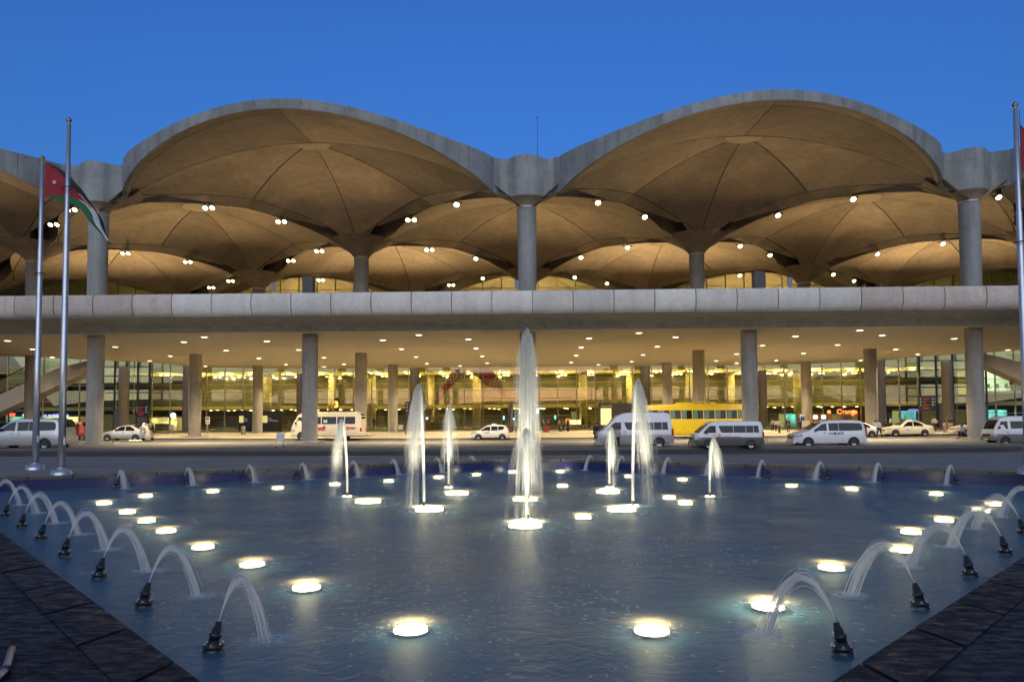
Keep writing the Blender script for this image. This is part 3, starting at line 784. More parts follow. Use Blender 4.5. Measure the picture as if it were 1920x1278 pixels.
# ------------------------------------------------------------------ fountain
spray = bpy.data.materials.new('water_spray'); spray.use_nodes = True; nt = spray.node_tree; L = nt.links.new; nt.nodes.clear()
o_ = N(nt, 'ShaderNodeOutputMaterial'); t_ = N(nt, 'ShaderNodeBsdfTransparent'); d_ = N(nt, 'ShaderNodeBsdfDiffuse'); tl = N(nt, 'ShaderNodeBsdfTranslucent')
d_.inputs[0].default_value = (0.9, 0.9, 0.9, 1); tl.inputs[0].default_value = (0.9, 0.9, 0.9, 1)
m1 = N(nt, 'ShaderNodeMixShader'); m1.inputs[0].default_value = 0.5; L(d_.outputs[0], m1.inputs[1]); L(tl.outputs[0], m1.inputs[2])
m2 = N(nt, 'ShaderNodeMixShader'); m2.inputs[0].default_value = 0.052; L(t_.outputs[0], m2.inputs[1]); L(m1.outputs[0], m2.inputs[2]); L(m2.outputs[0], o_.inputs[0])
solid = spray.copy(); solid.name = 'water_stem'
for n in solid.node_tree.nodes:
    if n.type == 'MIX_SHADER' and abs(n.inputs[0].default_value-0.052) < 1e-4: n.inputs[0].default_value = 0.85
foam = bpy.data.materials.new('foam'); foam.use_nodes = True; nt = foam.node_tree; L = nt.links.new; nt.nodes.clear()
o_ = N(nt, 'ShaderNodeOutputMaterial'); t_ = N(nt, 'ShaderNodeBsdfTransparent'); d_ = N(nt, 'ShaderNodeBsdfDiffuse'); tl = N(nt, 'ShaderNodeBsdfTranslucent')
d_.inputs[0].default_value = (0.8, 0.85, 0.85, 1); tl.inputs[0].default_value = (0.8, 0.85, 0.85, 1)
m1 = N(nt, 'ShaderNodeMixShader'); m1.inputs[0].default_value = 0.5; L(d_.outputs[0], m1.inputs[1]); L(tl.outputs[0], m1.inputs[2])
tc = N(nt, 'ShaderNodeTexCoord'); ln = N(nt, 'ShaderNodeVectorMath', operation='LENGTH'); L(tc.outputs['Object'], ln.inputs[0])
fr = N(nt, 'ShaderNodeMapRange'); fr.inputs['From Min'].default_value = 0.0; fr.inputs['From Max'].default_value = 1.0; fr.inputs['To Min'].default_value = 1.1; fr.inputs['To Max'].default_value = 0.0
L(ln.outputs['Value'], fr.inputs['Value'])
geo = N(nt, 'ShaderNodeNewGeometry'); nz = N(nt, 'ShaderNodeTexNoise'); nz.inputs['Scale'].default_value = 16; nz.inputs['Detail'].default_value = 5; nz.inputs['Distortion'].default_value = 1.5
L(geo.outputs['Position'], nz.inputs['Vector'])
r_ = N(nt, 'ShaderNodeMapRange'); r_.inputs['From Min'].default_value = 0.32; r_.inputs['From Max'].default_value = 0.60; L(nz.outputs['Fac'], r_.inputs['Value'])
pw = N(nt, 'ShaderNodeMath', operation='MULTIPLY'); L(fr.outputs[0], pw.inputs[0]); L(r_.outputs[0], pw.inputs[1])
m2 = N(nt, 'ShaderNodeMixShader'); L(pw.outputs[0], m2.inputs[0]); L(t_.outputs[0], m2.inputs[1]); L(m1.outputs[0], m2.inputs[2]); L(m2.outputs[0], o_.inputs[0])
b = MB(); b.lathe([(0.0, 0), (0.5, 0), (1.0, 0)], n=20, caps=False); foam_me = b.mesh('foam', foam)
def foam_patch(parent, loc, r):
    o = link('foam', foam_me, parent, loc); o.scale = (r, r, r); return o
M['nozzle'] = mat('nozzle_brass', (0.10, 0.07, 0.045), 0.4, 0.6)
M['fitting'] = mat('black_fitting', (0.02, 0.022, 0.025), 0.35)

arcspray = spray.copy(); arcspray.name = 'arc_spray'
for n in arcspray.node_tree.nodes:
    if n.type == 'MIX_SHADER' and abs(n.inputs[0].default_value-0.052) < 1e-4: n.inputs[0].default_value = 0.46
def drop(b, c, r):
    b.add([(c[0]+r, c[1], c[2]), (c[0]-r, c[1], c[2]), (c[0], c[1]+r, c[2]), (c[0], c[1]-r, c[2]), (c[0], c[1], c[2]+r*1.6), (c[0], c[1], c[2]-r*1.6)],
          [(0, 2, 4), (2, 1, 4), (1, 3, 4), (3, 0, 4), (2, 0, 5), (1, 2, 5), (3, 1, 5), (0, 3, 5)], True)
def jet(px_base, top_z, drift, spread, n, label, core=0.035, seed=0):
    p = at(*px_base, WZ); rnd = random.Random(seed)
    j = empty('fountain_jet', (p.x, p.y, WZ)); tag(j, label, 'fountain jet', 'upright fountain jets in mid pool')
    H = top_z-WZ
    b = MB(); b.lathe([(0.05, -0.3), (0.05, 0.0), (0.042, 0.10), (0.038, 0.13)], n=12); b.build('nozzle', M['nozzle'], j)
    b = MB(); pts = []; rad = []
    for i in range(24):
        f = i/23; x = drift*0.28*f*f; pts.append((x, 0, 0.12+(H-0.2)*f)); rad.append(core*(0.75+0.45*f+0.08*rnd.random())*(1 if f < 0.93 else (1-f)/0.07*0.9+0.1))
    b.tube(pts, rad, 8); b.build('water_stem', solid, j)
    b = MB()
    for k in range(int(n*1.4)):
        a = rnd.uniform(0, 2*PI); gq = min(abs(rnd.gauss(0, 1)), 2.2); rr = gq*spread; x0 = drift*0.28; z1 = H*(1-abs(rnd.gauss(0, 0.03))-0.032*gq*gq)
        zend = 0.0 if rnd.random() < 0.12 else H*rnd.uniform(0.28, 0.86)
        pts = []; m = 9
        up = rnd.uniform(0.04, 0.16)*H
        zend = min(zend, z1-0.15*H)
        for i in range(m+1):
            f = i/m
            if f < 0.15:
                g = f/0.15; z = z1-up*(1-g)**2; q = 0.42*math.sqrt(g)
            else:
                g = (f-0.15)/0.85; z = z1-(z1-zend)*g*g; q = 0.42+0.58*g*math.sqrt(max(0.0, z1-zend)/H)
            pts.append((x0+rr*math.cos(a)*q+drift*0.72*q*q, rr*math.sin(a)*q, z))
        w = rnd.uniform(0.005, 0.014)*(H/3+0.4)
        b.tube(pts, [w*(0.7+0.5*i/m) for i in range(m+1)], 3, cap=False)
    b.build('water_veil', spray, j, fix=False)
    b = MB()
    for k in range(int(30+16*H)):
        zz = H*rnd.uniform(0.15, 1.0); a = rnd.uniform(0, 2*PI); q = math.sqrt(1-zz/H*0.97); rr = abs(rnd.gauss(0, 1))*spread*(0.45+0.9*q)
        drop(b, (drift*(0.28+0.72*q*q)+rr*math.cos(a), rr*math.sin(a), zz), rnd.uniform(0.003, 0.007))
    tag(b.build('droplets', arcspray, j, fix=False), kind='stuff')
    foam_patch(j, (drift*0.35, -0.05, 0.012), 0.55+spread*0.9)
    b = MB(); b.lathe([(0.06, 0.016), (0.13, 0.016), (0.13, 0.03), (0.06, 0.03), (0.06, 0.016)], n=16, caps=False); b.build('added_collar_glow', emis_jet, j)  # glowing ring invented for the nozzle
    lamp("jet_bulb", "SPOT", E_JET*H, (1.0, 0.76, 0.50), j, (0.0, -1.0, -0.06), 0.04, rot=(PI-math.atan2(1.0, H*0.8), 0, 0), spot=R(52), blend=0.8)
    return j
emis_jet = emis('collar_glow', (1.0, 0.84, 0.55), 1.2)
jet((990, 938), 4.28, 0.0, 0.26, 330, 'tallest white water jet at the middle of the pool', 0.045, 1)
jet((988, 975), 1.62, 0.0, 0.24, 240, 'short broad water jet in front of the tallest one', 0.045, 2)
jet((795, 950), 2.71, -0.34, 0.17, 240, 'tall water jet left of the middle, its spray falling to the left', 0.04, 3)
jet((841, 914), 2.29, 0.05, 0.16, 200, 'thin water jet just behind and right of the tall left jet', 0.036, 4)
jet((651, 931), 1.84, -0.42, 0.14, 180, 'leftmost upright water jet, leaning and falling to the left', 0.036, 5)
jet((1143, 914), 1.55, 0.12, 0.14, 180, 'water jet rising before the front of the high roofed van', 0.036, 6)
jet((1187, 948), 2.78, 0.40, 0.18, 250, 'tall water jet right of the middle, its spray falling to the right', 0.04, 7)
jet((1331, 931), 1.26, 0.30, 0.13, 170, 'rightmost upright water jet, rising before the dark bottomed van', 0.036, 8)

def arc(p, dirv, reach, peak, label, n=46, seed=0, group='arching water jets along the pool edges', h=0.27):
    rnd = random.Random(seed); d = Vector((dirv[0], dirv[1])).normalized(); an = math.atan2(d.y, d.x)
    j = empty('arching_jet', (p[0], p[1], WZ), an); tag(j, label, 'fountain nozzle', group)
    b = MB(); b.lathe([(0.105, -0.06), (0.105, 0.012), (0.075, 0.022), (0.075, 0.03), (0.10, 0.034), (0.10, 0.058), (0.06, 0.07), (0.055, 0.10)], n=14); b.build('flange', M['fitting'], j)
    b = MB()
    for k in range(6):
        a = 2*PI*k/6; b.lathe([(0.012, 0.0), (0.012, 0.022)], (0.086*math.cos(a), 0.086*math.sin(a), 0.056), n=6)
    b.build('bolt', M['metal'], j)
    tl_ = 0.28; dx, dz = math.sin(tl_), math.cos(tl_)
    def q(s): return (dx*(s-0.09)*1.0, 0, 0.09+dz*(s-0.09)*1.05)
    b = MB(); b.tube([q(0.09), q(0.13), q(0.131), q(0.16), q(0.161), q(0.22), q(0.221), q(h)], [0.05, 0.05, 0.062, 0.062, 0.048, 0.046, 0.034, 0.030], 12); b.build('barrel', M['fitting'], j)
    tip = q(h); z0 = tip[2]; x0 = tip[0]; zt = peak-WZ
    b = MB()
    for k in range(n):
        side = rnd.choice((-1, 1))*0.5
        sp = rnd.gauss(0, 0.06)+side*0.09; rc = reach*rnd.uniform(0.90, 1.10)+sp*0.2; pk = zt*(1+rnd.gauss(0, 0.045)); lat = rnd.gauss(0, 0.035)+side*0.07
        a1 = math.sqrt(max(pk-z0, 0.01)); a2 = math.sqrt(pk); pts = []; m = 14
        for i in range(m+1):
            f = i/m; tt = -a1+(a1+a2)*f
            pts.append((x0+(rc-x0)*f, lat*f, pk-tt*tt))
        w = rnd.choice((0.0012, 0.0016, 0.0022, 0.0042))
        b.tube(pts, [w*(0.8+0.9*i/m) for i in range(m+1)], 3, cap=False)
    b.build('water_arc', arcspray, j, fix=False)
    b = MB()
    for k in range(60):
        f = rnd.random()**0.5; tt = -math.sqrt(max(zt-z0, .01))+(math.sqrt(max(zt-z0, .01))+math.sqrt(zt))*f
        drop(b, (x0+(reach*rnd.uniform(.88, 1.14)-x0)*f, rnd.gauss(0, .07)*f, max(.01, zt*(1+rnd.gauss(0, .05))-tt*tt)), rnd.uniform(.0018, .0045))
    for k in range(26): drop(b, (reach+rnd.gauss(0, .09), rnd.gauss(0, .09), abs(rnd.gauss(0, .03))+.01), rnd.uniform(.002, .005))
    tag(b.build('droplets', arcspray, j, fix=False), kind='stuff')
    foam_patch(j, (reach+.05, 0, 0.010), 0.36)
    return j
LN = [(-2.87, -45.87), (-4.45, -44.21), (-5.93, -42.67), (-7.53, -40.98), (-9.02, -39.39), (-10.49, -37.85), (-12.05, -36.2), (-13.6, -34.6)]
LT = ['nearest arching nozzle at the lower left, its stream split in two', 'second nearest arching nozzle along the left pool edge', 'third nearest arching nozzle along the left pool edge', 'fourth nearest arching nozzle along the left pool edge', 'fifth nearest arching nozzle along the left pool edge', 'sixth nearest arching nozzle along the left pool edge', 'seventh arching nozzle, second farthest up the left pool edge', 'farthest arching nozzle on the near left pool edge, cut by the frame']
for i, p in enumerate(LN): arc(p, (0.72, 0.70) if i else (0.8, 0.6), 0.62 if i else 0.5, 0.25, LT[i], seed=20+i, n=40 if i < 4 else 34)
RN = [(3.19, -45.88), (4.79, -44.22), (6.37, -42.53), (7.89, -40.91), (9.47, -38.95), (11.0, -37.3)]
RTX = ['nearest arching nozzle at the lower right, beside the brightest pool light', 'second nearest arching nozzle along the right pool edge', 'third nearest arching nozzle along the right pool edge', 'fourth nearest arching nozzle along the right pool edge', 'fifth nearest arching nozzle along the right pool edge, at the frame', 'farthest arching nozzle on the near right pool edge, past the frame']
for i, p in enumerate(RN): arc(p, (-0.72, 0.70), 0.78, 0.26, RTX[i], seed=40+i, n=46 if i < 4 else 34)
FL = [(-13.25, -29.6), (-11.55, -28.55), (-9.89, -27.45), (-8.37, -26.35), (-6.75, -25.3), (-5.4, -24.4), (-3.83, -23.3), (-2.49, -22.4)]
FR = [(2.89, -22.5), (4.1, -23.2), (5.78, -24.2), (7.23, -25.1), (8.81, -26.15), (10.49, -27.2), (12.01, -28.2), (13.81, -29.2)]
for i, p in enumerate(FL): arc(p, (0.88, -0.47), 0.52, 0.17, f'small water arc at the far left pool wall, {ORD[i]} from the left', seed=60+i, n=44, group='arching water jets along the far pool wall')
for i, p in enumerate(FR): arc(p, (-0.88, -0.47), 0.52, 0.19, f'small water arc at the far right pool wall, {ORD[i]} counting from the middle', seed=80+i, n=44, group='arching water jets along the far pool wall')

# pool lamps on the floor
PLP = [(770,1178),(1222,1180),(575,1100),(473,1057),(381,1025),(312,995),(275,976),(239,960),(195,943),(273,930),(399,921),(521,915),(628,908),(729,902),(822,895),(893,890),(961,885),(1050,884),(1055,911),(1093,969),(1180,893),(1280,899),(1255,933),(1285,943),(1484,911),(1597,917),(1756,926),(1559,1063),(1440,1135),(1690,1030),(1770,975),(1862,945),(1708,997),(1840,957),(690,940),(805,955),(857,925),(985,936),(985,985),(1165,955),(1140,922)]
def where(px, py):
    near = 'near' if py > 1000 else ('middle' if py > 925 else 'far')
    side = 'left' if px < 700 else ('right' if px > 1250 else 'central')
    return near, side
PLT = ['underwater lamp nearest the camera, left of centre', 'underwater lamp nearest the camera, right of centre', 'underwater lamp beside the landing of the lower left arcs, third nearest',
 'underwater lamp fourth along the left line from the front', 'underwater lamp fifth along the left line from the front', 'underwater lamp sixth along the left line from the front', 'underwater lamp seventh along the left line from the front', 'underwater lamp eighth along the left line from the front', 'leftmost underwater lamp in the pool',
 'underwater lamp behind the leftmost one by the far left wall', 'underwater lamp second along the far left wall', 'underwater lamp third along the far left wall', 'underwater lamp beyond the leftmost upright jet', 'underwater lamp between the two left tall jets by the far wall', 'underwater lamp behind the thin left jet', 'underwater lamp by the far wall just left of the tallest jet', 'farthest underwater lamp left of the tallest jet', 'farthest underwater lamp right of the tallest jet', 'broken glare underwater lamp right of the tallest jet', 'lone underwater lamp right of the front jet', 'underwater lamp by the far wall beyond the tall right jet', 'underwater lamp by the far wall near the rightmost jet', 'upper of the two underwater lamps left of the rightmost jet', 'lower of the two underwater lamps left of the rightmost jet', 'first underwater lamp along the far right wall', 'second underwater lamp along the far right wall', 'third underwater lamp along the far right wall, at far right',
 'underwater lamp between the right arcs and the centre', 'brightest underwater lamp, behind the nearest right arc', 'underwater lamp behind the second right arc', 'underwater lamp beyond the third right arc', 'farthest underwater lamp on the right line', 'underwater lamp left of the third right arc', 'underwater lamp behind the fourth right arc', 'underwater lamp at the foot of the leftmost upright jet', 'underwater lamp at the foot of the tall left jet', 'underwater lamp at the foot of the thin left jet', 'underwater lamp at the foot of the tallest jet', 'underwater lamp at the foot of the short front jet', 'underwater lamp at the foot of the tall right jet', 'underwater lamp at the foot of the jet before the high roofed van']
b = MB(); b.lathe([(0.21, 0.0), (0.21, 0.03), (0.19, 0.035)], n=20, caps=False); pl_h = b.mesh('lamp_housing', M['darkmetal'])
b = MB(); b.lathe([(0.0, 0.046), (0.10, 0.044), (0.188, 0.034)], n=24, caps=False); pl_l = b.mesh('lamp_lens', emis('pool_lamp_lens', (1.0, 0.72, 0.33), 7))
for i, (px, py) in enumerate(PLP):
    p = at(px, py, WZ); e = (p-Vector((CX, CY, CZ))); e.normalize()
    # the lamp is seen through the surface: follow the line of sight down to the floor lamp
    k = 0.9*(WZ-BED-0.045)/abs(e.z)
    x, y = p.x+e.x*k, p.y+e.y*k
    o = empty('pool_light', (x, y, BED)); tag(o, PLT[i], 'pool light', 'underwater lamps in the pool')
    if i >= 34: o.scale = (1.9, 1.7, 1)
    link('lamp_housing', pl_h, o); link('lamp_lens', pl_l, o)
    rn = random.Random(i); b = MB()
    for q in range(46):
        a_ = rn.uniform(0, 2*PI); r_ = abs(rn.gauss(0.20, 0.10)); c_ = (p.x-x+r_*1.2*math.cos(a_), p.y-y+r_*math.sin(a_), WZ-BED+.004); ln = rn.uniform(.01, .035); d_a = rn.uniform(0, PI)
        b.tube([(c_[0]-ln*math.cos(d_a), c_[1]-ln*math.sin(d_a), c_[2]), (c_[0]+.01*rn.gauss(0, 1), c_[1]+.01*rn.gauss(0, 1), c_[2]+.004), (c_[0]+ln*math.cos(d_a), c_[1]+ln*math.sin(d_a), c_[2])], rn.uniform(.002, .0045), 4)
    tag(b.build('glints', arcspray, o, fix=False), kind='stuff')  # pale flecks mimic the lamp's ragged sparkle on the water
    lamp('pool_bulb', 'POINT', E_POOL*(5.0 if i >= 34 or i == 28 else 1.0), (1.0, 0.74, 0.38), o, (0, 0, 0.10), 0.012)

# white threads modelled as glints of light on the water
random.seed(21); b = MB()
for q in range(1700):
    X = random.gauss(0, 2.6); Y = random.triangular(-48.5, -34, -44.5)
    if abs(X) > (Y+50.0)*.9 or (mnoise.noise(Vector((X*.7, Y*.5, 2.0))) < -.12): continue
    h_ = random.uniform(0, 2*PI); pts = [Vector((X, Y, WZ+.005))]; tw = random.gauss(0, .9)
    for k in range(random.randint(3, 7)):
        h_ += tw*random.uniform(.3, 1.3)+random.gauss(0, .35); st = random.uniform(.008, .022); pts.append(pts[-1]+Vector((st*math.cos(h_), st*1.1*math.sin(h_), 0)))
    b.tube(pts, random.uniform(.0011, .0024), 3, cap=False)
tag(b.build('glint_threads', arcspray, fix=False), 'fine white threads shaped as lamp glints on the pool before the jets', 'glints', kind='stuff')
# ------------------------------------------------------------------ vehicles (built 1:1 facing -x, then set to the size they have in the scene)
def lerp_profile(pts, x):
    if x <= pts[0][0]: return pts[0][1]
    for (xa, za), (xb, zb) in zip(pts, pts[1:]):
        if x <= xb: return za+(zb-za)*(x-xa)/max(xb-xa, 1e-6)
    return pts[-1][1]
def paint(name, c, rough=0.28, c_low=None, split=None, metal=0.0):
    """car paint with a clear coat; an optional lower colour below a height on the body (two-tone)"""
    mt = mat(name, c, rough, metal, coat=0.6)
    nt = mt.node_tree; L = nt.links.new; p = nt.nodes['Principled BSDF']
    tc = N(nt, 'ShaderNodeTexCoord'); sx = N(nt, 'ShaderNodeSeparateXYZ'); L(tc.outputs['Object'], sx.inputs[0])
    no = N(nt, 'ShaderNodeTexNoise'); no.inputs['Scale'].default_value = 5; L(tc.outputs['Object'], no.inputs['Vector'])
    dirt = N(nt, 'ShaderNodeMapRange'); dirt.inputs['From Min'].default_value = 0.25; dirt.inputs['From Max'].default_value = 0.75; dirt.inputs['To Min'].default_value = 0.45; dirt.inputs['To Max'].default_value = 0
    L(sx.outputs['Z'], dirt.inputs['Value'])
    dm = N(nt, 'ShaderNodeMath', operation='MULTIPLY'); L(dirt.outputs[0], dm.inputs[0]); L(no.outputs['Fac'], dm.inputs[1])
    base = None
    if c_low:
        gt = N(nt, 'ShaderNodeMath', operation='GREATER_THAN'); gt.inputs[1].default_value = split; L(sx.outputs['Z'], gt.inputs[0])
        mx = N(nt, 'ShaderNodeMix', data_type='RGBA'); mx.inputs['A'].default_value = (*c_low, 1); mx.inputs['B'].default_value = (*c, 1); L(gt.outputs[0], mx.inputs['Factor']); base = mx.outputs['Result']
    m3 = N(nt, 'ShaderNodeMix', data_type='RGBA'); m3.inputs['B'].default_value = (0.16, 0.13, 0.10, 1); L(dm.outputs[0], m3.inputs['Factor'])
    if base: L(base, m3.inputs['A'])
    else: m3.inputs['A'].default_value = (*c, 1)
    L(m3.outputs['Result'], p.inputs['Base Color'])
    return mt
b = MB(); b.lathe([(0.20, -0.11), (0.29, -0.11), (0.325, -0.07), (0.335, 0), (0.325, 0.07), (0.29, 0.11), (0.20, 0.10)], n=26, axis='y', caps=False); tyre_me = b.mesh('tyre', M['rubber'])
b = MB(); b.lathe([(0.0, 0.075), (0.06, 0.085), (0.075, 0.07)], n=14, axis='y', caps=False)
for k in range(6):
    a = 2*PI*k/6; c, s = math.cos(a), math.sin(a); px, pz = -s, c
    vs = []
    for r, w, y in ((0.055, 0.05, 0.072), (0.185, 0.032, 0.085)):
        for sg in (-1, 1): vs.append((c*r+px*w*sg, y, s*r+pz*w*sg))
    for r, w, y in ((0.055, 0.05, 0.03), (0.185, 0.032, 0.04)):
        for sg in (-1, 1): vs.append((c*r+px*w*sg, y, s*r+pz*w*sg))
    b.add(vs, [(0, 1, 3, 2), (0, 2, 6, 4), (1, 5, 7, 3)])
b.lathe([(0.18, 0.086), (0.205, 0.096), (0.212, 0.06)], n=26, axis='y', caps=False); rim_me = b.mesh('wheel_rim', M['rimmetal'])
b = MB(); b.lathe([(0.0, 0.02), (0.2, 0.03)], n=20, axis='y', caps=False); hubdark = b.mesh('wheel_well', M['plastic'])

def vehicle(spec, loc, scale, label, cat, group=None, name='parked_van', rz=0.0):
    S = spec; W = S['W']/2; top = S['top']; L_ = S['L']; H = max(z for _, z in top); belt = S['belt']; tum = S.get('tumble', 0.14)
    v = empty(name, loc, rz, scale=scale); tag(v, label, cat, group)
    zb0 = S.get('zb', 0.26)
    xs = sorted(set([x for x, _ in top] + [L_*i/26 for i in range(27)]))
    body = MB(); pts = []; nv = 16
    def hw(x):
        f = min(1, x/0.7); r = min(1, (L_-x)/0.5)
        return W*(1-S.get('nose', 0.16)*(1-f)**2 - S.get('tail', 0.07)*(1-r)**2)
    def yw(x, z):
        if z <= belt: return hw(x)*0.99
        return hw(x)*0.985 - tum*(z-belt)/(H-belt)
    for x in xs:
        zt = lerp_profile(top, x); w = hw(x)
        zb = zb0 + 0.16*max(0, 1-x/0.45)**2 + 0.12*max(0, 1-(L_-x)/0.4)**2
        zt = max(zt, zb+0.06); bl = min(belt, zt-0.05)
        yt = yw(x, zt)
        cr = min(0.12, 0.4*yt)
        half = [(0, zb), (0.80*w, zb), (0.955*w, zb+0.05), (w, zb+min(0.30, 0.5*(bl-zb))), (0.99*w, bl), (yt+0.004, max(bl+0.004, zt-0.09)), (yt-cr*0.35, zt-0.02), (yt-cr-0.1, zt)]
        ring = half + [(-y, z) for y, z in reversed(half[1:])] + [(0.0, zt+0.012)]
        ring = half + [(0.0, zt+0.012)] + [(-y, z) for y, z in reversed(half[1:])]
        pts += [(x, y, z) for y, z in ring]
    nv = len(ring); n = len(xs); fs = []
    for i in range(n-1):
        for k in range(nv):
            k2 = (k+1) % nv; fs.append((i*nv+k, i*nv+k2, (i+1)*nv+k2, (i+1)*nv+k))
    fs += [tuple(range(nv)), tuple((n-1)*nv+k for k in range(nv))[::-1]]
    body.add(pts, fs, True)
    bo = body.build('body', S['paint'], v)
    bm = bmesh.new(); bm.from_mesh(bo.data)
    for e in bm.edges:
        if len(e.link_faces) == 2 and e.calc_face_angle(0) > 0.65: e.smooth = False
    bm.to_mesh(bo.data); bm.free()
    def side_panel(nm, poly, m_, off=0.008, parent=v, depth=0.02, both=True):
        for sg in ((-1, 1) if both else (-1,)):
            b = MB(); vs = []
            # subdivide so the panel follows the body
            for o in (off, off-depth):
                for x, z in poly: vs.append((x, sg*(yw(x, z)+o), z))
            k = len(poly); b.add(vs, [tuple(range(k)), tuple(range(2*k-1, k-1, -1))] + [(i, k+i, k+(i+1) % k, (i+1) % k) for i in range(k)])
            b.build(nm, m_, parent)
    for poly in S['windows']: side_panel('window', poly, M['carglass'])
    # windscreen and rear window follow the top profile
    def slope_panel(nm, xa, xb, m_, wid=0.86, off=0.012, seg=4):
        b = MB(); pts = []
        for i in range(seg+1):
            x = xa+(xb-xa)*i/seg; z = lerp_profile(top, x); z2 = lerp_profile(top, x+0.02); nx, nz = -(z2-z), 0.02; l = math.hypot(nx, nz); nx, nz = nx/l, nz/l
            for s in (-1, -0.6, 0, 0.6, 1):
                pts.append((x+nx*off, s*wid*(yw(x, z)-0.04), z+nz*off+0.012*(1-s*s)))
        b.grid(pts, seg+1, 5); b.build(nm, m_, v)
    for nm, xa, xb in S['screens']: slope_panel(nm, xa, xb, M['carglass'])
    for seam in S.get('seams', []):
        x, za, zc = seam; side_panel('door_seam', [(x-0.008, za), (x+0.008, za), (x+0.008, zc), (x-0.008, zc)], M['plastic'], 0.004, depth=0.01)
    for x, z in S.get('handles', []): side_panel('door_handle', [(x, z), (x+0.17, z), (x+0.17, z+0.035), (x, z+0.035)], S.get('trim', M['plastic']), 0.03, depth=0.03)
    if 'stripe' in S:
        xa, xb, z, h, mm = S['stripe']; side_panel('stripe', [(xa, z), ((xa+xb)/2, z), (xb, z), (xb, z+h), ((xa+xb)/2, z+h), (xa, z+h)], mm, 0.005, depth=0.01)
    for poly, mm, nm in S.get('extra', []): side_panel(nm, poly, mm, 0.012, depth=0.03)
    r = S.get('wheel', 0.335)
    for x in S['wheels']:
        for sg in (-1, 1):
            k = 20; b = MB(); ra = r*1.16
            poly = [(x+ra*math.cos(PI*i/k), max(r+ra*math.sin(PI*i/k), 0.1)) for i in range(k+1)] + [(x-ra, 0.26), (x+ra, 0.26)]
            w = hw(x)+0.006
            b.prism(poly, sg*w, sg*(w-0.05)); b.build('wheel_arch', M['plastic'], v)
            wh = link('wheel', tyre_me, v, (x, sg*(hw(x)-0.085), r)); wh.scale = (r/0.335, 1, r/0.335)
            rm = link('wheel_rim', rim_me, wh); hd = link('wheel_well', hubdark, wh)
            if sg < 0: rm.rotation_euler = (0, 0, PI); hd.rotation_euler = (0, 0, PI)
    # front face
    z1, z2 = S['lamp']
    for sg in (-1, 1):
        b = MB(); x0 = S.get('lampx', 0.05); pts = []
        for i in range(4):
            x = x0+i*S.get('lampl', 0.13); yy = hw(x)
            for z in (z1+0.03*i, z2+0.02*i): pts.append((x-0.012, sg*(yy*0.995+0.006), z))
        b.grid(pts, 4, 2); pts = []
        for y in (0.97, 0.62):
            for z in (z1, z2): pts.append((x0-0.05+(0.0 if y > 0.9 else -0.012), sg*hw(x0)*y, z))
        b.grid(pts, 2, 2); b.build('headlight', M['headlight'], v)
        zt1, zt2 = S['tail_lamp']; b = MB()
        xr = L_-0.03
        b.box(xr-S.get('tlw', 0.07), xr+0.035, sg*(hw(xr)*0.80), sg*(hw(xr-0.1)+0.012), zt1, zt2); b.build('tail_light', M['taillight'], v)
        mx_, mz_ = S['mirror']; b = MB()
        b.box(mx_, mx_+0.10, sg*(yw(mx_, mz_)+0.03), sg*(yw(mx_, mz_)+0.22), mz_-0.02, mz_+0.16); b.box(mx_+0.02, mx_+0.07, sg*(yw(mx_, mz_)-0.02), sg*(yw(mx_, mz_)+0.05), mz_, mz_+0.05)
        b.build('wing_mirror', S.get('mirror_mat', M['plastic']), v)
    gz1, gz2 = S['grille']
    b = MB(); gx = S.get('gx', -0.012)
    for i in range(4):
        z = gz1+(gz2-gz1)*i/4; b.box(gx-0.02, gx+0.06, -W*0.52, W*0.52, z, z+(gz2-gz1)/6)
    b.build('grille', S.get('grille_mat', M['plastic']), v)
    bz1, bz2 = S.get('bumper', (0.30, 0.52)); b = MB()
    b.prism([(-0.05, bz1), (-0.07, (bz1+bz2)/2), (-0.04, bz2), (0.15, bz2), (0.15, bz1)], -hw(0.1)*0.97, hw(0.1)*0.97); b.build('front_bumper', S.get('bumper_mat', S['paint']), v)
    b = MB(); b.prism([(L_-0.12, bz1), (L_+0.05, bz1+0.03), (L_+0.06, bz2), (L_-0.12, bz2)], -hw(L_-0.1)*0.97, hw(L_-0.1)*0.97); b.build('rear_bumper', S.get('bumper_mat', S['paint']), v)
    b = MB(); b.box(-0.085, -0.06, -0.26, 0.26, bz1+0.04, bz1+0.15); b.build('number_plate', M['white'], v)
    return v
def text_mesh(s, size, m_, depth=0.004, shear=0.0, bold=0.0):
    cu = bpy.data.curves.new('lettering', 'FONT'); cu.body = s; cu.size = size; cu.extrude = depth; cu.shear = shear; cu.offset = bold; cu.align_x = 'LEFT'
    o = bpy.data.objects.new('tmp', cu); col.objects.link(o)
    dg = bpy.context.evaluated_depsgraph_get(); me = bpy.data.meshes.new_from_object(o.evaluated_get(dg)); bpy.data.objects.remove(o)
    me.name = 'lettering'; me.materials.clear(); me.materials.append(m_); return me
def lettering(s, size, m_, parent, loc, rot=(PI/2, 0, 0), **kw):
    o = link('lettering', text_mesh(s, size, m_, **kw), parent, loc); o.rotation_euler = rot; return o
def span(xl, xr, yb, L_):
    """place a vehicle so that its near wheels touch the road on the pixel row yb and it spans xl..xr"""
    a = at(xl, yb, RD); c = at(xr, yb, RD); k = (c.x-a.x)/L_
    return a, k
WP = paint('white_car_paint', (0.72, 0.73, 0.76)); SP = paint('silver_car_paint', (0.50, 0.52, 0.55), metal=0.45); CP = paint('cream_car_paint', (0.72, 0.66, 0.52))
REDP = paint('red_car_paint', (0.22, 0.025, 0.02)); BLKP = paint('black_car_paint', (0.02, 0.02, 0.022)); YP = paint('yellow_coach_paint', (0.86, 0.62, 0.010), rough=0.35)
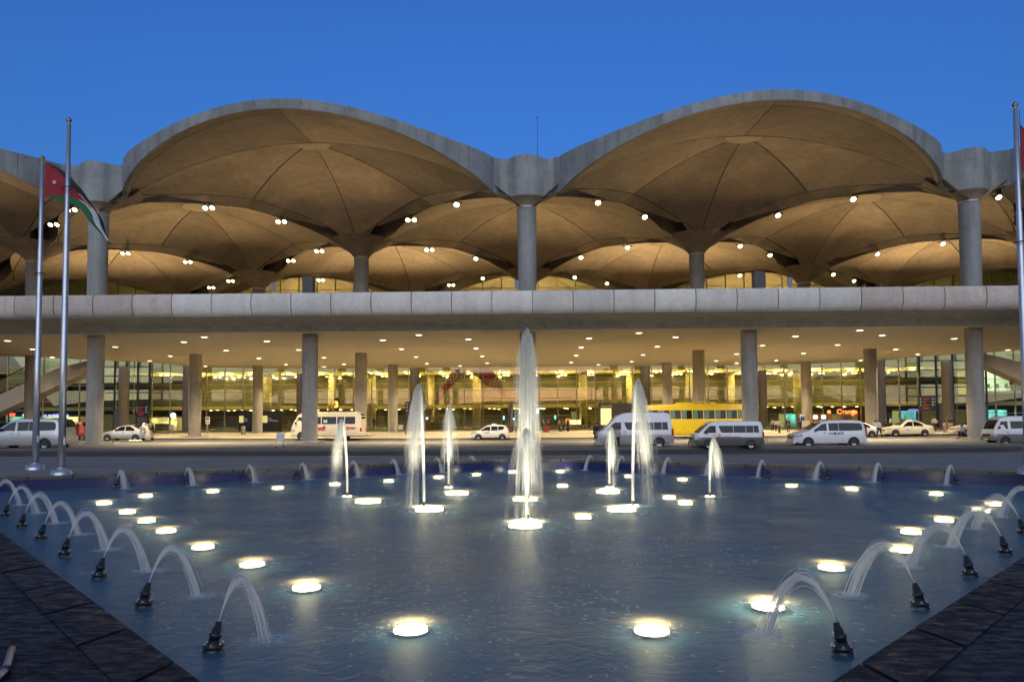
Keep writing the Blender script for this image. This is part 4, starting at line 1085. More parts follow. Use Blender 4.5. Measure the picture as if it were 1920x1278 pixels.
GW = paint('white_over_dark_grey_paint', (0.66, 0.67, 0.70), c_low=(0.085, 0.088, 0.095), split=0.86); GW2 = paint('white_over_light_grey_paint', (0.68, 0.69, 0.72), c_low=(0.34, 0.34, 0.36), split=0.86)
GB = paint('white_over_grey_minibus_paint', (0.66, 0.67, 0.71), c_low=(0.15, 0.155, 0.165), split=0.98); CB = paint('cream_minibus_paint', (0.78, 0.70, 0.56))
redm = mat('red_stripe', (0.5, 0.03, 0.03), 0.4); bluem = mat('blue_print', (0.03, 0.08, 0.35), 0.4); greym = mat('grey_print', (0.25, 0.25, 0.27), 0.5)
H1 = dict(L=5.1, W=1.92, belt=1.10, top=[(0, .72), (.06, .92), (.5, 1.08), (1.05, 1.20), (1.5, 1.50), (1.95, 1.80), (2.5, 1.92), (4.2, 1.93), (4.75, 1.88), (4.95, 1.62), (5.06, 1.1), (5.1, .62)],
  windows=[[(1.30, 1.20), (1.42, 1.26), (1.90, 1.62), (2.12, 1.70), (2.28, 1.70), (2.28, 1.18)], [(2.42, 1.18), (2.42, 1.72), (3.1, 1.74), (3.1, 1.18)], [(3.13, 1.18), (3.13, 1.74), (3.9, 1.74), (4.6, 1.72), (4.76, 1.62), (4.80, 1.32), (4.72, 1.20), (3.9, 1.18)]],
  screens=[('windscreen', 1.12, 1.92), ('rear_window', 4.80, 5.0)], seams=[(1.22, .42, 1.2), (2.35, .42, 1.78), (3.35, .42, 1.16)], handles=[(2.02, 1.0), (2.45, 1.0)], wheels=(0.95, 4.15), wheel=0.35,
  lamp=(.70, .88), lampl=0.17, tail_lamp=(.82, 1.45), mirror=(1.42, 1.16), grille=(.60, .82), nose=0.22)
def hiace(pt, hi):
    t = [(0, .50), (.0, .88), (.12, 1.06), (.30, 1.14), (.62, 1.42), (.98, 1.74), (1.3, 1.93), (2.0, 1.98), (4.4, 1.98), (4.68, 1.93), (4.78, 1.6), (4.83, 1.0), (4.84, .55)]
    if hi: t = [(0, .50), (.0, .88), (.12, 1.06), (.30, 1.14), (.62, 1.44), (.98, 1.80), (1.3, 2.06), (1.7, 2.22), (2.1, 2.28), (4.3, 2.28), (4.58, 2.22), (4.74, 1.7), (4.83, 1.0), (4.84, .55)]
    return dict(L=4.84, W=1.82, belt=1.10, top=t, paint=pt,
      windows=[[(.62, 1.16), (1.02, 1.58), (1.16, 1.66), (1.52, 1.66), (1.52, 1.18)], [(1.72, 1.66), (1.86, 1.24), (1.98, 1.18), (2.72, 1.18), (2.72, 1.66)], [(2.75, 1.18), (2.75, 1.66), (3.58, 1.66), (3.58, 1.18)], [(3.61, 1.18), (3.61, 1.66), (4.10, 1.66), (4.10, 1.18)], [(4.13, 1.18), (4.13, 1.66), (4.46, 1.66), (4.50, 1.18)]],
      screens=[('windscreen', .36, 1.02), ('rear_window', 4.70, 4.80)], seams=[(.72, .42, 1.12), (1.62, .40, 1.75), (2.95, .42, 1.14)], handles=[(1.36, 1.0)], wheels=(1.02, 3.92), wheel=0.34,
      lamp=(.68, .92), lampl=0.10, tail_lamp=(.80, 1.25), tlw=0.10, mirror=(.80, 1.14), grille=(.70, .86), stripe=(1.55 if not hi else .45, 4.78, .87, .05, redm), nose=0.12, bumper=(.28, .56), bumper_mat=pt)
SEDAN = dict(L=4.4, W=1.70, belt=.90, top=[(0, .55), (.03, .68), (.35, .80), (1.0, .93), (1.25, .97), (1.7, 1.26), (2.05, 1.42), (2.5, 1.47), (2.95, 1.44), (3.35, 1.26), (3.72, 1.07), (4.1, 1.02), (4.32, .96), (4.38, .7), (4.4, .5)],
  windows=[[(1.48, .95), (1.86, 1.24), (2.08, 1.35), (2.42, 1.37), (2.42, .95)], [(2.50, .95), (2.50, 1.37), (2.85, 1.36), (3.18, 1.22), (3.42, 1.02), (3.30, .95)]],
  screens=[('windscreen', 1.32, 2.0), ('rear_window', 3.02, 3.66)], seams=[(1.40, .36, .96), (2.46, .34, 1.4), (3.15, .55, .96)], handles=[(2.22, .80), (3.12, .82)], wheels=(.82, 3.48), wheel=.31,
  lamp=(.60, .74), lampl=0.16, tail_lamp=(.74, .93), mirror=(1.62, .95), grille=(.52, .64), zb=.20, nose=.24, tail=.14, bumper=(.24, .48), tumble=.20)
HATCH = dict(L=4.2, W=1.80, belt=.98, top=[(0, .55), (.03, .74), (.4, .92), (.95, 1.04), (1.4, 1.36), (1.8, 1.56), (2.3, 1.62), (3.2, 1.61), (3.72, 1.54), (4.0, 1.28), (4.14, .95), (4.2, .55)],
  windows=[[(1.02, 1.02), (1.50, 1.34), (1.72, 1.44), (2.12, 1.48), (2.12, 1.0)], [(2.20, 1.0), (2.20, 1.49), (2.9, 1.50), (2.9, 1.02)], [(2.96, 1.03), (2.96, 1.50), (3.42, 1.48), (3.68, 1.36), (3.52, 1.12)]],
  screens=[('windscreen', 1.0, 1.76), ('rear_window', 3.76, 4.02)], seams=[(1.22, .36, 1.02), (2.16, .36, 1.5), (3.0, .5, 1.02)], handles=[(1.9, .90), (2.84, .92)], wheels=(.80, 3.42), wheel=.32,
  lamp=(.66, .84), lampl=0.2, tail_lamp=(.78, 1.20), mirror=(1.32, 1.02), grille=(.56, .70), nose=.22, tail=.12, tumble=.18)
def withp(S, p, **k): d = dict(S); d['paint'] = p; d.update(k); return d

p, k = span(1490, 1632, 838.5, 5.1)
van = vehicle(withp(H1, WP), (p.x, p.y+0.85*k, RD), k, 'white minivan with blue lettering and a globe mark on its side, curtained windows', 'van', name='minivan')
lettering('JATS', 0.22, bluem, van, (2.98, -0.982, 0.93), bold=0.006, shear=0.2)
b = MB(); b.lathe([(0.0, 0.0), (0.09, 0.0), (0.09, 0.008), (0.0, 0.008)], (2.83, -0.985, 1.0), n=18, axis='y'); b.build('globe_mark', bluem, van)
b = MB(); b.box(2.42, 2.52, -0.984, -0.976, 0.92, 1.04); b.box(2.60, 2.70, -0.984, -0.976, 0.92, 1.04); b.build('small_print', greym, van)
M['curtain'] = mat('window_curtain', (0.30, 0.31, 0.32), 0.8)
p, k = span(-40, 104, 844, 5.1)
vehicle(withp(H1, SP), (p.x, p.y+0.85*k, RD), k, 'silver minivan behind the two flagpoles, cut by the left frame edge', 'van', name='minivan')
p, k = span(1301, 1437, 843, 4.84)
vn = vehicle(hiace(GW, False), (p.x, p.y+0.8*k, RD), k, 'low roofed van, white above and dark grey below with a thin red line', 'van', group='white and grey passenger vans', name='passenger_van')
b = MB(); b.lathe([(0.075, 0), (0.10, 0), (0.10, 0.008), (0.075, 0.008), (0.075, 0)], (1.74, -0.915, 1.02), n=18, axis='y', caps=False); b.box(1.70, 1.78, -0.916, -0.909, 1.01, 1.035); b.build('round_mark', redm, vn)
lettering('ALDALLAH TOURS', 0.05, greym, vn, (2.1, -0.914, 0.945))
p, k = span(1120, 1266, 840.5, 4.84)
vn = vehicle(hiace(GW2, True), (p.x, p.y+0.8*k, RD), k, 'high roofed white van with a light grey skirt, red line and roof front lamps', 'van', group='white and grey passenger vans', name='passenger_van')
b = MB(); b.lathe([(0.075, 0), (0.10, 0), (0.10, 0.008), (0.075, 0.008), (0.075, 0)], (1.74, -0.915, 1.02), n=18, axis='y', caps=False); b.box(1.70, 1.78, -0.916, -0.909, 1.01, 1.035); b.build('round_mark', redm, vn)
for i in range(5):
    y = -0.5+0.25*i; b = MB(); b.lathe([(0.0, 0.05), (0.04, 0.035), (0.045, 0.0)], (1.32, y, 2.07), n=8, caps=False); b.build('roof_lamp', M['headlight'], vn)
COASTER = dict(L=6.4, W=2.05, belt=1.42, tumble=.12, top=[(0, .55), (.0, 1.18), (.12, 1.34), (.35, 1.80), (.62, 2.28), (.9, 2.48), (1.5, 2.58), (5.9, 2.58), (6.2, 2.50), (6.36, 2.2), (6.4, 1.2), (6.4, .6)],
  windows=[[(.42, 1.44), (.72, 2.12), (1.30, 2.14), (1.30, 1.44)], [(1.55, 1.48), (1.55, 2.14), (2.75, 2.14), (2.75, 1.48)], [(2.83, 1.48), (2.83, 2.14), (4.15, 2.14), (4.15, 1.48)], [(4.23, 1.48), (4.23, 2.14), (4.85, 2.14), (4.85, 1.48)], [(4.93, 1.48), (4.93, 2.14), (5.85, 2.14), (5.85, 1.48)]],
  screens=[('windscreen', .16, .66), ('rear_window', 6.25, 6.37)], seams=[(1.42, .5, 2.2), (.35, .5, 1.4)], handles=[(1.18, 1.15)], wheels=(1.05, 4.55), wheel=.39, lamp=(.75, .98), tail_lamp=(.80, 1.15), mirror=(.45, 1.5), grille=(.82, 1.0), nose=.10, tail=.05, zb=.36, bumper=(.42, .68))
p, k = span(545, 673, 826, 6.4)
mb = vehicle(withp(COASTER, CB), (p.x, p.y+0.9*k, RD), k, 'cream minibus with red lettering on its side, behind a round column', 'minibus', name='minibus')
lettering('noquJl', 0.46, redm, mb, (2.0, -1.035, 1.0), bold=0.02, shear=0.1); lettering('Ubrigc', 0.36, redm, mb, (4.9, -1.035, 1.02), bold=0.012, shear=0.15)
lettering('tourist transport', 0.09, greym, mb, (2.5, -1.035, 0.9)); b = MB(); b.box(3.0, 3.35, -1.05, -1.035, 1.62, 1.86); b.build('window_notice', M['white'], mb)
p, k = span(1862, 2010, 834, 6.4)
vehicle(withp(COASTER, GB), (p.x, p.y+0.9*k, RD), k, 'white minibus with a grey lower body, its front entering at the right edge', 'minibus', name='minibus')
COACH = dict(L=12.0, W=2.5, belt=1.92, tumble=.08, top=[(0, .5), (.0, 1.3), (.12, 2.0), (.42, 2.9), (.75, 3.24), (1.3, 3.34), (3.2, 3.38), (3.4, 3.40), (11.6, 3.40), (11.9, 3.2), (12, 2.2), (12, .6)],
  windows=[[(.55, 1.7), (.75, 2.75), (1.65, 2.8), (1.65, 1.95)]] + [[(1.72+1.12*i, 1.95), (1.72+1.12*i, 2.82), (2.76+1.12*i, 2.82), (2.76+1.12*i, 1.95)] for i in range(9)],
  screens=[('windscreen', .05, .48), ('rear_window', 11.85, 11.98)], seams=[(1.0+1.5*i, .5, 1.25) for i in range(7)], handles=[(2.2+3*i, .95) for i in range(3)], wheels=(2.3, 8.6), wheel=.48, lamp=(.65, .95), tail_lamp=(.7, 1.3), mirror=(.3, 2.3), grille=(.6, .8), nose=.05, tail=.03, zb=.34, bumper=(.36, .6))
p, k = span(1183, 1420, 822, 12.0)
co = vehicle(withp(COACH, YP), (p.x, p.y+1.1*k, RD), k, 'long yellow coach with dark tinted windows and curtains behind the vans', 'coach', name='coach')
b = MB(); b.prism([(4.6, 3.40), (4.9, 3.60), (8.4, 3.62), (8.8, 3.40)], -0.95, 0.95); b.build('roof_unit', YP, co)
for i in range(3):
    b = MB(); b.box(6.4+0.6*i, 6.85+0.6*i, -0.96, -0.945, 3.47, 3.54); b.build('roof_grille', M['plastic'], co)
b = MB(); b.tube([(0.35, -1.2, 3.1), (-0.1, -1.28, 3.15), (-0.35, -1.32, 2.9), (-0.35, -1.32, 2.4)], 0.05, 6); b.box(-0.45, -0.28, -1.45, -1.2, 2.0, 2.5); b.build('mirror_arm', M['plastic'], co)
for i in range(9):
    b = MB(); x = 1.76+1.12*i; pts = []
    for kx in range(9):
        xx = x+0.055*kx; pts += [(xx, -1.2395-0.012*(kx % 2), 2.0), (xx+0.03*(8-kx)/8, -1.222-0.012*(kx % 2), 2.8)]
    b.grid(pts, 9, 2, smooth=False); b.build('curtain', mat('curtain_cloth', (0.13, 0.24, 0.24), 0.6) if i == 0 else bpy.data.materials['curtain_cloth'], co)
p, k = span(883, 955, 824.5, 4.2)
hb = vehicle(withp(HATCH, WP), (p.x, p.y+0.8*k, RD), k, 'small white hatchback with a blue door mark, driving in the far lane', 'car', name='hatchback')
b = MB(); b.box(1.5, 2.0, -0.905, -0.898, 0.72, 0.86); b.build('door_mark', mat('pale_blue_print', (0.2, 0.3, 0.45), 0.5), hb)
b = MB(); b.prism([(2.2, 1.63), (2.28, 1.78), (2.72, 1.78), (2.8, 1.63)], -0.16, 0.16); b.build('roof_sign', M['white'], hb)
p, k = span(186, 266, 826.5, 4.4)
sd = vehicle(withp(SEDAN, SP, top=SEDAN['top'][:-4]+[(4.1, 1.0), (4.32, .92), (4.38, .7), (4.4, .5)]), (p.x, p.y+0.75*k, RD), k, 'silver sedan with its boot lid open, a man in white at its rear', 'car', group='cars along the far kerb', name='sedan')
b = MB(); b.prism([(3.62, 1.10), (4.25, 1.62), (4.40, 1.60), (4.42, 1.50), (3.70, 1.02)], -0.68, 0.68); b.build('boot_lid', SP, sd); b = MB(); b.box(3.8, 4.36, -0.66, 0.66, 0.97, 1.035); b.build('open_boot', M['plastic'], sd)
p, k = span(1662, 1761, 818, 4.4)
tx = vehicle(withp(SEDAN, CP), (p.x, p.y+0.75*k, RD), k, 'cream taxi sedan parked alone at the far kerb on the right', 'car', group='cars along the far kerb', name='sedan')
b = MB(); b.prism([(2.3, 1.475), (2.36, 1.57), (2.62, 1.57), (2.68, 1.475)], -0.2, 0.2); b.build('roof_sign', M['white'], tx)
b = MB(); b.box(1.75, 2.1, -0.865, -0.855, 0.58, 0.66); b.build('door_mark', greym, tx)
p, k = span(1570, 1658, 819, 4.4)
vehicle(withp(SEDAN, WP), (p.x, p.y+0.75*k, RD), k, 'white sedan mostly hidden behind the white minivan, red tail lamp showing', 'car', group='cars along the far kerb', name='sedan')
p, k = span(1792, 1880, 814, 4.4)
vehicle(withp(SEDAN, CP), (p.x, p.y+0.75*k, RD), k, 'pale sedan partly hidden behind the far right column', 'car', group='cars along the far kerb', name='sedan')
p, k = span(72, 152, 826, 4.2)
su = vehicle(withp(HATCH, REDP, L=4.2), (p.x, p.y+0.8*k, RD), k, 'dark red car with its tailgate raised, behind the silver minivan', 'car', group='cars along the far kerb', name='hatchback')
b = MB(); b.prism([(3.75, 1.55), (4.55, 1.98), (4.62, 1.93), (3.9, 1.45)], -0.62, 0.62); b.build('tailgate', BLKP, su)
p, k = span(-60, 20, 826, 4.2)
vehicle(withp(HATCH, BLKP), (p.x, p.y+0.8*k, RD), k, 'black car at the left frame edge, red tail lamp lit', 'car', group='cars along the far kerb', name='hatchback')
# ------------------------------------------------------------------ people
def skin_mesh(vs, es, rad, sub=1, name='body'):
    me = bpy.data.meshes.new(name); me.from_pydata([tuple(v) for v in vs], es, [])
    o = bpy.data.objects.new('tmp', me); col.objects.link(o)
    o.modifiers.new('s', 'SKIN'); me.skin_vertices[0].data[0].use_root = True
    for i, r in enumerate(rad):
        d = me.skin_vertices[0].data[i]; d.radius = (r, r) if not isinstance(r, tuple) else r
    s = o.modifiers.new('b', 'SUBSURF'); s.levels = sub; s.render_levels = sub
    dg = bpy.context.evaluated_depsgraph_get(); out = bpy.data.meshes.new_from_object(o.evaluated_get(dg))
    bpy.data.objects.remove(o); out.name = name; out.materials.clear(); out.materials.append(None)
    out.polygons.foreach_set('use_smooth', [True]*len(out.polygons)); return out
# joints of a 1.75 m figure facing -y; x to its left
POSE = {}
def pose(name, lean=0.0, armL=(0.22, 0.02, 0.80), armR=(-0.22, 0.02, 0.80), elL=(0.24, 0.03, 1.10), elR=(-0.24, 0.03, 1.10), footL=(0.10, 0, 0.05), footR=(-0.10, 0, 0.05), kneeL=None, kneeR=None, hipz=0.93, hipy=0.0, head=(0, -0.02)):
    hp = Vector((0, hipy, hipz)); ch = hp + Vector((0, -lean*0.45, 0.42)); nk = hp+Vector((0, -lean*0.62, 0.56)); hd = nk+Vector((head[0], head[1]-lean*0.1, 0.16))
    sh = nk + Vector((0, 0, -0.08)); dz = nk.z-1.49
    J = dict(hip=hp, chest=ch, neck=nk, head=hd, top=hd+Vector((0, 0, 0.10)), shL=sh+Vector((0.185, 0, 0)), shR=sh+Vector((-0.185, 0, 0)),
             elL=Vector(elL)+Vector((0, sh.y, dz)), elR=Vector(elR)+Vector((0, sh.y, dz)), haL=Vector(armL)+Vector((0, sh.y, dz)), haR=Vector(armR)+Vector((0, sh.y, dz)),
             hpL=hp+Vector((0.09, 0, -0.04)), hpR=hp+Vector((-0.09, 0, -0.04)), fL=Vector(footL), fR=Vector(footR))
    J['kL'] = Vector(kneeL) if kneeL else (J['hpL']+J['fL'])/2+Vector((0, -0.03, 0.02)); J['kR'] = Vector(kneeR) if kneeR else (J['hpR']+J['fR'])/2+Vector((0, -0.03, 0.02))
    J['tL'] = J['fL']+Vector((0.01, -0.14, -0.015)); J['tR'] = J['fR']+Vector((-0.01, -0.14, -0.015))
    def sk(names, edges, rad, nm): return skin_mesh([J[n] for n in names], [(names.index(a), names.index(c_)) for a, c_ in edges], rad, 1, nm)
    body = sk(['hip', 'chest', 'neck', 'head', 'top', 'shL', 'elL', 'haL', 'shR', 'elR', 'haR', 'hpL', 'kL', 'fL', 'tL', 'hpR', 'kR', 'fR', 'tR'],
              [('hip', 'chest'), ('chest', 'neck'), ('neck', 'head'), ('head', 'top'), ('neck', 'shL'), ('shL', 'elL'), ('elL', 'haL'), ('neck', 'shR'), ('shR', 'elR'), ('elR', 'haR'), ('hip', 'hpL'), ('hpL', 'kL'), ('kL', 'fL'), ('fL', 'tL'), ('hip', 'hpR'), ('hpR', 'kR'), ('kR', 'fR'), ('fR', 'tR')],
              [.11, .12, .052, (.088, .098), .06, .055, .04, .034, .055, .04, .034, .08, .055, .04, .03, .08, .055, .04, .03], 'body')
    def sub_shirt(long): 
        ns = ['hip', 'chest', 'neck', 'shL', 'elL', 'shR', 'elR'] + (['haL', 'haR'] if long else [])
        es = [('hip', 'chest'), ('chest', 'neck'), ('neck', 'shL'), ('shL', 'elL'), ('neck', 'shR'), ('shR', 'elR')] + ([('elL', 'haL'), ('elR', 'haR')] if long else [])
        return sk(ns, es, [(.165, .125), (.175, .13), .085, .082, .062, .082, .062] + ([.05, .05] if long else []), 'shirt')
    tr = sk(['hip', 'hpL', 'kL', 'fL', 'hpR', 'kR', 'fR'], [('hip', 'hpL'), ('hpL', 'kL'), ('kL', 'fL'), ('hip', 'hpR'), ('hpR', 'kR'), ('kR', 'fR')], [(.155, .12), .105, .078, .064, .105, .078, .064], 'trousers')
    b = MB()
    for f in ('L', 'R'):
        q = J['f'+f]; b.tube([(q.x, q.y+0.07, q.z-0.015), (q.x, q.y, q.z-0.005), (q.x, q.y-0.10, q.z-0.015), (q.x, q.y-0.19, q.z-0.03)], [0.035, 0.052, 0.05, 0.03], 8)
    shoes = b.mesh('shoes', [None])
    b = MB(); c = J['head']+Vector((0, 0.018, 0.045)); pr = []
    for i in range(7):
        a = -0.25+i*(PI/2+0.25)/6; pr.append((0.108*math.cos(a), 0.112*math.sin(a)))
    pr[-1] = (0.0, pr[-1][1]); b.lathe(pr, c, n=14, caps=False); hair = b.mesh('hair', [None])
    b = MB(); q = J['head']; b.tube([(q.x, q.y-0.085, q.z+0.03), (q.x, q.y-0.118, q.z-0.005), (q.x, q.y-0.09, q.z-0.02)], [0.01, 0.017, 0.012], 6)
    for sg in (-1, 1): b.tube([(q.x+sg*0.098, q.y+0.005, q.z+0.03), (q.x+sg*0.105, q.y+0.01, q.z-0.02)], [0.018, 0.012], 6)
    nose = b.mesh('face', [None])
    POSE[name] = dict(body=body, shirt=sub_shirt(True), tee=sub_shirt(False), trousers=tr, shoes=shoes, hair=hair, face=nose, J=J)
pose('stand'); pose('talk', armL=(0.12, -0.26, 1.08), elL=(0.25, -0.02, 1.08), footL=(0.13, -0.03, 0.05))
pose('walk', armL=(0.22, -0.2, 0.85), armR=(-0.22, 0.2, 0.85), footL=(0.09, -0.28, 0.05), footR=(-0.09, 0.28, 0.06), lean=0.08)
pose('lean', lean=0.5, armL=(0.2, -0.5, 0.98), armR=(-0.2, -0.5, 0.98), elL=(0.24, -0.22, 1.06), elR=(-0.24, -0.22, 1.06), head=(0, -0.06))
pose('akimbo', armL=(0.15, 0.02, 0.95), elL=(0.34, 0.06, 1.12), armR=(-0.15, 0.02, 0.95), elR=(-0.34, 0.06, 1.12), footL=(0.16, 0, 0.05), footR=(-0.13, 0.03, 0.05))
pose('sit', hipz=0.22, hipy=0.10, lean=0.35, kneeL=(0.14, -0.28, 0.50), kneeR=(-0.14, -0.28, 0.48), footL=(0.12, -0.36, 0.05), footR=(-0.12, -0.34, 0.05), armL=(0.14, -0.34, 1.26), armR=(-0.14, -0.34, 1.26), elL=(0.24, -0.12, 1.22), elR=(-0.24, -0.12, 1.22))
CLOTH = {}
def cloth(c, r=0.85):
    if c not in CLOTH: CLOTH[c] = mat('cloth_%d' % len(CLOTH), c, r, var=0.2, vscale=9)
    return CLOTH[c]
SKINM = mat('skin', (0.36, 0.21, 0.14), 0.55); HAIRM = mat('dark_hair', (0.015, 0.012, 0.01), 0.6); SHOE = mat('shoe_leather', (0.015, 0.013, 0.012), 0.4)
def person(px, yh, yf, label, ps='stand', top=(.5, .5, .5), leg=(.03, .03, .035), rz=0, short=False, z=0.0, hair=HAIRM, kind=None, hgt=1.72, loc=None, group='people by the terminal'):
    if loc is None:
        p = at(px, yf, z); k = (aty(px, yh, p.y).z-z)/hgt; loc = p
    else: k = hgt
    o = empty('person', loc, R(rz), scale=k); tag(o, label, 'person', group)
    P_ = POSE[ps]; bo = link('body', P_['body'], o, mats=[SKINM]); link('face', P_['face'], o, mats=[SKINM])
    if kind == 'robe':
        b = MB(); J = P_['J']; pr = []; h = J['hip']; c = J['chest']
        b.tube([(h.x, h.y+0.02, 0.06), (h.x, h.y, 0.5), (h.x, h.y, 0.95), tuple((h+c)/2), tuple(c+Vector((0, 0, 0.05))), tuple(J['neck'])], [0.27, 0.22, 0.19, 0.19, 0.19, 0.08], 16); b.build('robe', cloth(top), o)
        link('shirt', P_['shirt'], o, mats=[cloth(top)])
        b = MB(); q = J['head']; b.lathe([(0.17, -0.26), (0.135, -0.1), (0.125, 0.03), (0.10, 0.10), (0.05, 0.135), (0, 0.14)], (q.x, q.y+0.03, q.z+0.02), n=16, caps=False); b.build('headscarf', cloth(leg), o)
    else:
        link('shirt', P_['tee' if short else 'shirt'], o, mats=[cloth(top)]); link('trousers', P_['trousers'], o, mats=[cloth(leg)]); link('hair', P_['hair'], o, mats=[hair])
    link('shoes', P_['shoes'], o, mats=[SHOE]); return o
DK = (.022, .024, .03); BL = (.33, .40, .50); WH = (.62, .62, .60)
person(277, 795.5, 826.5, 'man in a white robe and headscarf bent over the open sedan boot', 'lean', (.72, .70, .68), (.75, .73, .70), rz=-90, kind='robe', hgt=1.62, z=RD)
person(287, 794, 825, 'man in a dark suit standing behind the man in white', 'talk', (.03, .04, .07), DK, rz=-60, z=RD)
person(1118, 793, 832, 'man in a black suit seen from behind beside the high roofed van', 'stand', DK, DK, rz=200)
person(1158, 801, 842, 'man in a grey shirt at the front door of the high roofed van', 'talk', (.40, .40, .42), DK, rz=180, z=RD, short=True)
person(1019, 788, 810, 'woman in a green coat standing behind the red suitcase', 'stand', (.06, .08, .05), (.10, .10, .08), rz=20)
person(1027.5, 789, 810.5, 'man in a dark brown shirt bending by the red suitcase', 'talk', (.07, .05, .04), DK, rz=-20, hair=cloth((.5, .42, .34)))
person(1049, 786, 808.5, 'man in a brown shirt with the trio by the glass doors', 'talk', (.14, .10, .08), DK, rz=60, short=True)
person(1056, 787, 809, 'person striding in a grey top among the trio by the glass doors', 'walk', (.12, .11, .10), DK, rz=-70)
person(1065, 786.5, 808.5, 'woman in a long black robe by the glass doors', 'stand', (.012, .012, .014), (.012, .012, .014), rz=30, kind='robe')
person(1449, 786, 807.5, 'man in a pale blue shirt, left of the group behind the dark van', 'akimbo', BL, DK, rz=-20)
person(1455.5, 787, 808, 'man in a white shirt behind his pale blue neighbour', 'stand', (.45, .47, .5), DK, rz=140)
person(1461, 786.5, 811, 'man in a tan shirt in front of the standing group', 'talk', (.42, .38, .33), (.08, .08, .07), rz=40, short=True)
person(1478, 784, 810, 'man in a dark jacket standing alone right of the group', 'stand', (.045, .04, .038), (.05, .05, .045), rz=160)
person(1519, 782, 803, 'man in a brown jacket beside the ticket machines', 'talk', (.10, .08, .06), DK, rz=10)
person(1641.5, 788.5, 818.5, 'man in a pale shirt facing his friend by the hidden white sedan', 'talk', (.46, .50, .58), DK, rz=30, z=RD)
person(1649, 788, 819.5, 'man in a light blue shirt and black trousers seen from behind', 'walk', (.36, .43, .55), DK, rz=200, z=RD)
person(1660.5, 783, 808, 'man in a dark brown shirt before the cream taxi bonnet', 'stand', (.09, .075, .06), DK, rz=80)
person(1670.5, 782, 806, 'man in a light blue shirt leaning beyond the cream taxi bonnet', 'talk', (.36, .44, .56), DK, rz=-70)
person(1752.5, 781.5, 808, 'man in a white shirt behind the boot of the cream taxi', 'akimbo', WH, DK, rz=170)
person(1771.5, 790, 810, 'child in a pink shirt holding an adult by the hand', 'stand', (.55, .36, .33), (.45, .38, .33), rz=20, hgt=1.72)
person(1782, 781, 809.5, 'man in a black shirt and cream trousers next to the child', 'stand', (.04, .035, .035), (.50, .44, .36), rz=-10, short=True)
p = at(1808, 822, 0.0)
person(0, 0, 0, 'man in a blue shirt sitting on the ground against the far right column', 'sit', (.20, .27, .36), DK, rz=-85, loc=(p.x, p.y, 0.0), hgt=1.0)
p = aty(1620, 541, -4.2)
person(0, 0, 0, 'man in dark clothes looking over the parapet of the upper road', 'lean', DK, DK, rz=0, loc=(p.x, -3.9, 8.86), hgt=0.92, group='people by the terminal')

for i, (px, ps, c_, lab) in enumerate([(701, 'walk', (.16, .05, .04), 'person in a red top inside the hall behind the minibus'), (822, 'stand', (.10, .10, .12), 'person in grey at the brown counter inside the hall'), (838, 'talk', (.20, .18, .14), 'person in beige behind the thin left jet inside the hall'), (863, 'walk', (.05, .07, .12), 'person in navy inside the hall left of the white hatchback'),
    (1003, 'stand', (.30, .28, .25), 'person in pale clothes inside the hall by the middle column'), (1093, 'walk', (.07, .06, .05), 'person in brown inside the hall right of the lit counter'), (1106, 'stand', (.22, .20, .18), 'person in light grey inside the hall left of the bus shelter'), (1500, 'stand', (.05, .05, .06), 'person in black beside the blue notice under the brown column')]):
    p = at(px, 804.5, 0.0); p = Vector((CX+(p.x-CX)*(53.5+53)/(p.y+53), 53.5, 0)) if px != 1500 else at(px, 806, 0)
    person(0, 0, 0, lab, ps, c_, DK, rz=i*47, loc=(p.x, p.y, 0.0), hgt=1.0, group='people by the terminal')
# ------------------------------------------------------------------ street furniture
def trolley(px, py, label, sc_=0.88, rz=0, z=0.0):
    p = at(px, py, z); o = empty('luggage_trolley', (p.x, p.y, z), rz, scale=sc_); tag(o, label, 'luggage trolley', 'luggage trolleys')
    b = MB()
    for s in (-1, 1):
        b.tube([(s*.28, -.45, .12), (s*.28, .35, .12), (s*.29, .45, .6), (s*.29, .50, 1.02), (s*.2, .56, 1.06)], .018, 6)
    for y in (-.42, -.1, .2): b.box(-.28, .28, y-.012, y+.012, .11, .135)
    b.tube([(-.29, .50, 1.02), (.29, .50, 1.02)], .022, 8); b.build('frame', M['metal'], o)
    b = MB(); b.box(-.28, .28, .47, .49, .42, .98); b.build('sign_plate', mat('trolley_plate', (0.52, 0.54, 0.58), 0.4) if 'trolley_plate' not in bpy.data.materials else bpy.data.materials['trolley_plate'], o)
    for x, y in ((-.27, .3), (.27, .3), (0, -.42)):
        w = MB(); w.lathe([(.03, -.02), (.06, -.02), (.06, .02), (.03, .02)], (x, y, .06), n=12, axis='x'); w.build('wheel', M['rubber'], o)
    return o
trolley(521.5, 838, 'empty luggage trolley standing on the traffic island left of a column', 0.86)
trolley(318, 812, 'empty luggage trolley on the forecourt left of a brown column', 0.95)
trolley(752, 811, 'luggage trolley with a blue plate behind the columns in the middle', 0.9, 0.3)
o = empty('suitcase', at(1025, 810.8, 0.0), 0.1, scale=1.0); tag(o, 'small red suitcase standing on the forecourt by two travellers', 'suitcase')
b = MB(); b.prism([(-.24, .08), (-.20, .05), (.20, .05), (.24, .08), (.24, .66), (.20, .70), (-.20, .70), (-.24, .66)], -.12, .12); b.build('shell', mat('red_case', (.42, .03, .04), .4), o)
b = MB(); b.tube([(-.1, .08, .7), (-.1, .08, 1.0), (.1, .08, 1.0), (.1, .08, .7)], .012, 6); b.build('handle', M['metal'], o)
b = MB()
for x in (-.18, .18): b.lathe([(.02, -.02), (.05, -.02), (.05, .02), (.02, .02)], (x, 0, .05), n=10, axis='x')
b.build('wheel', M['rubber'], o)
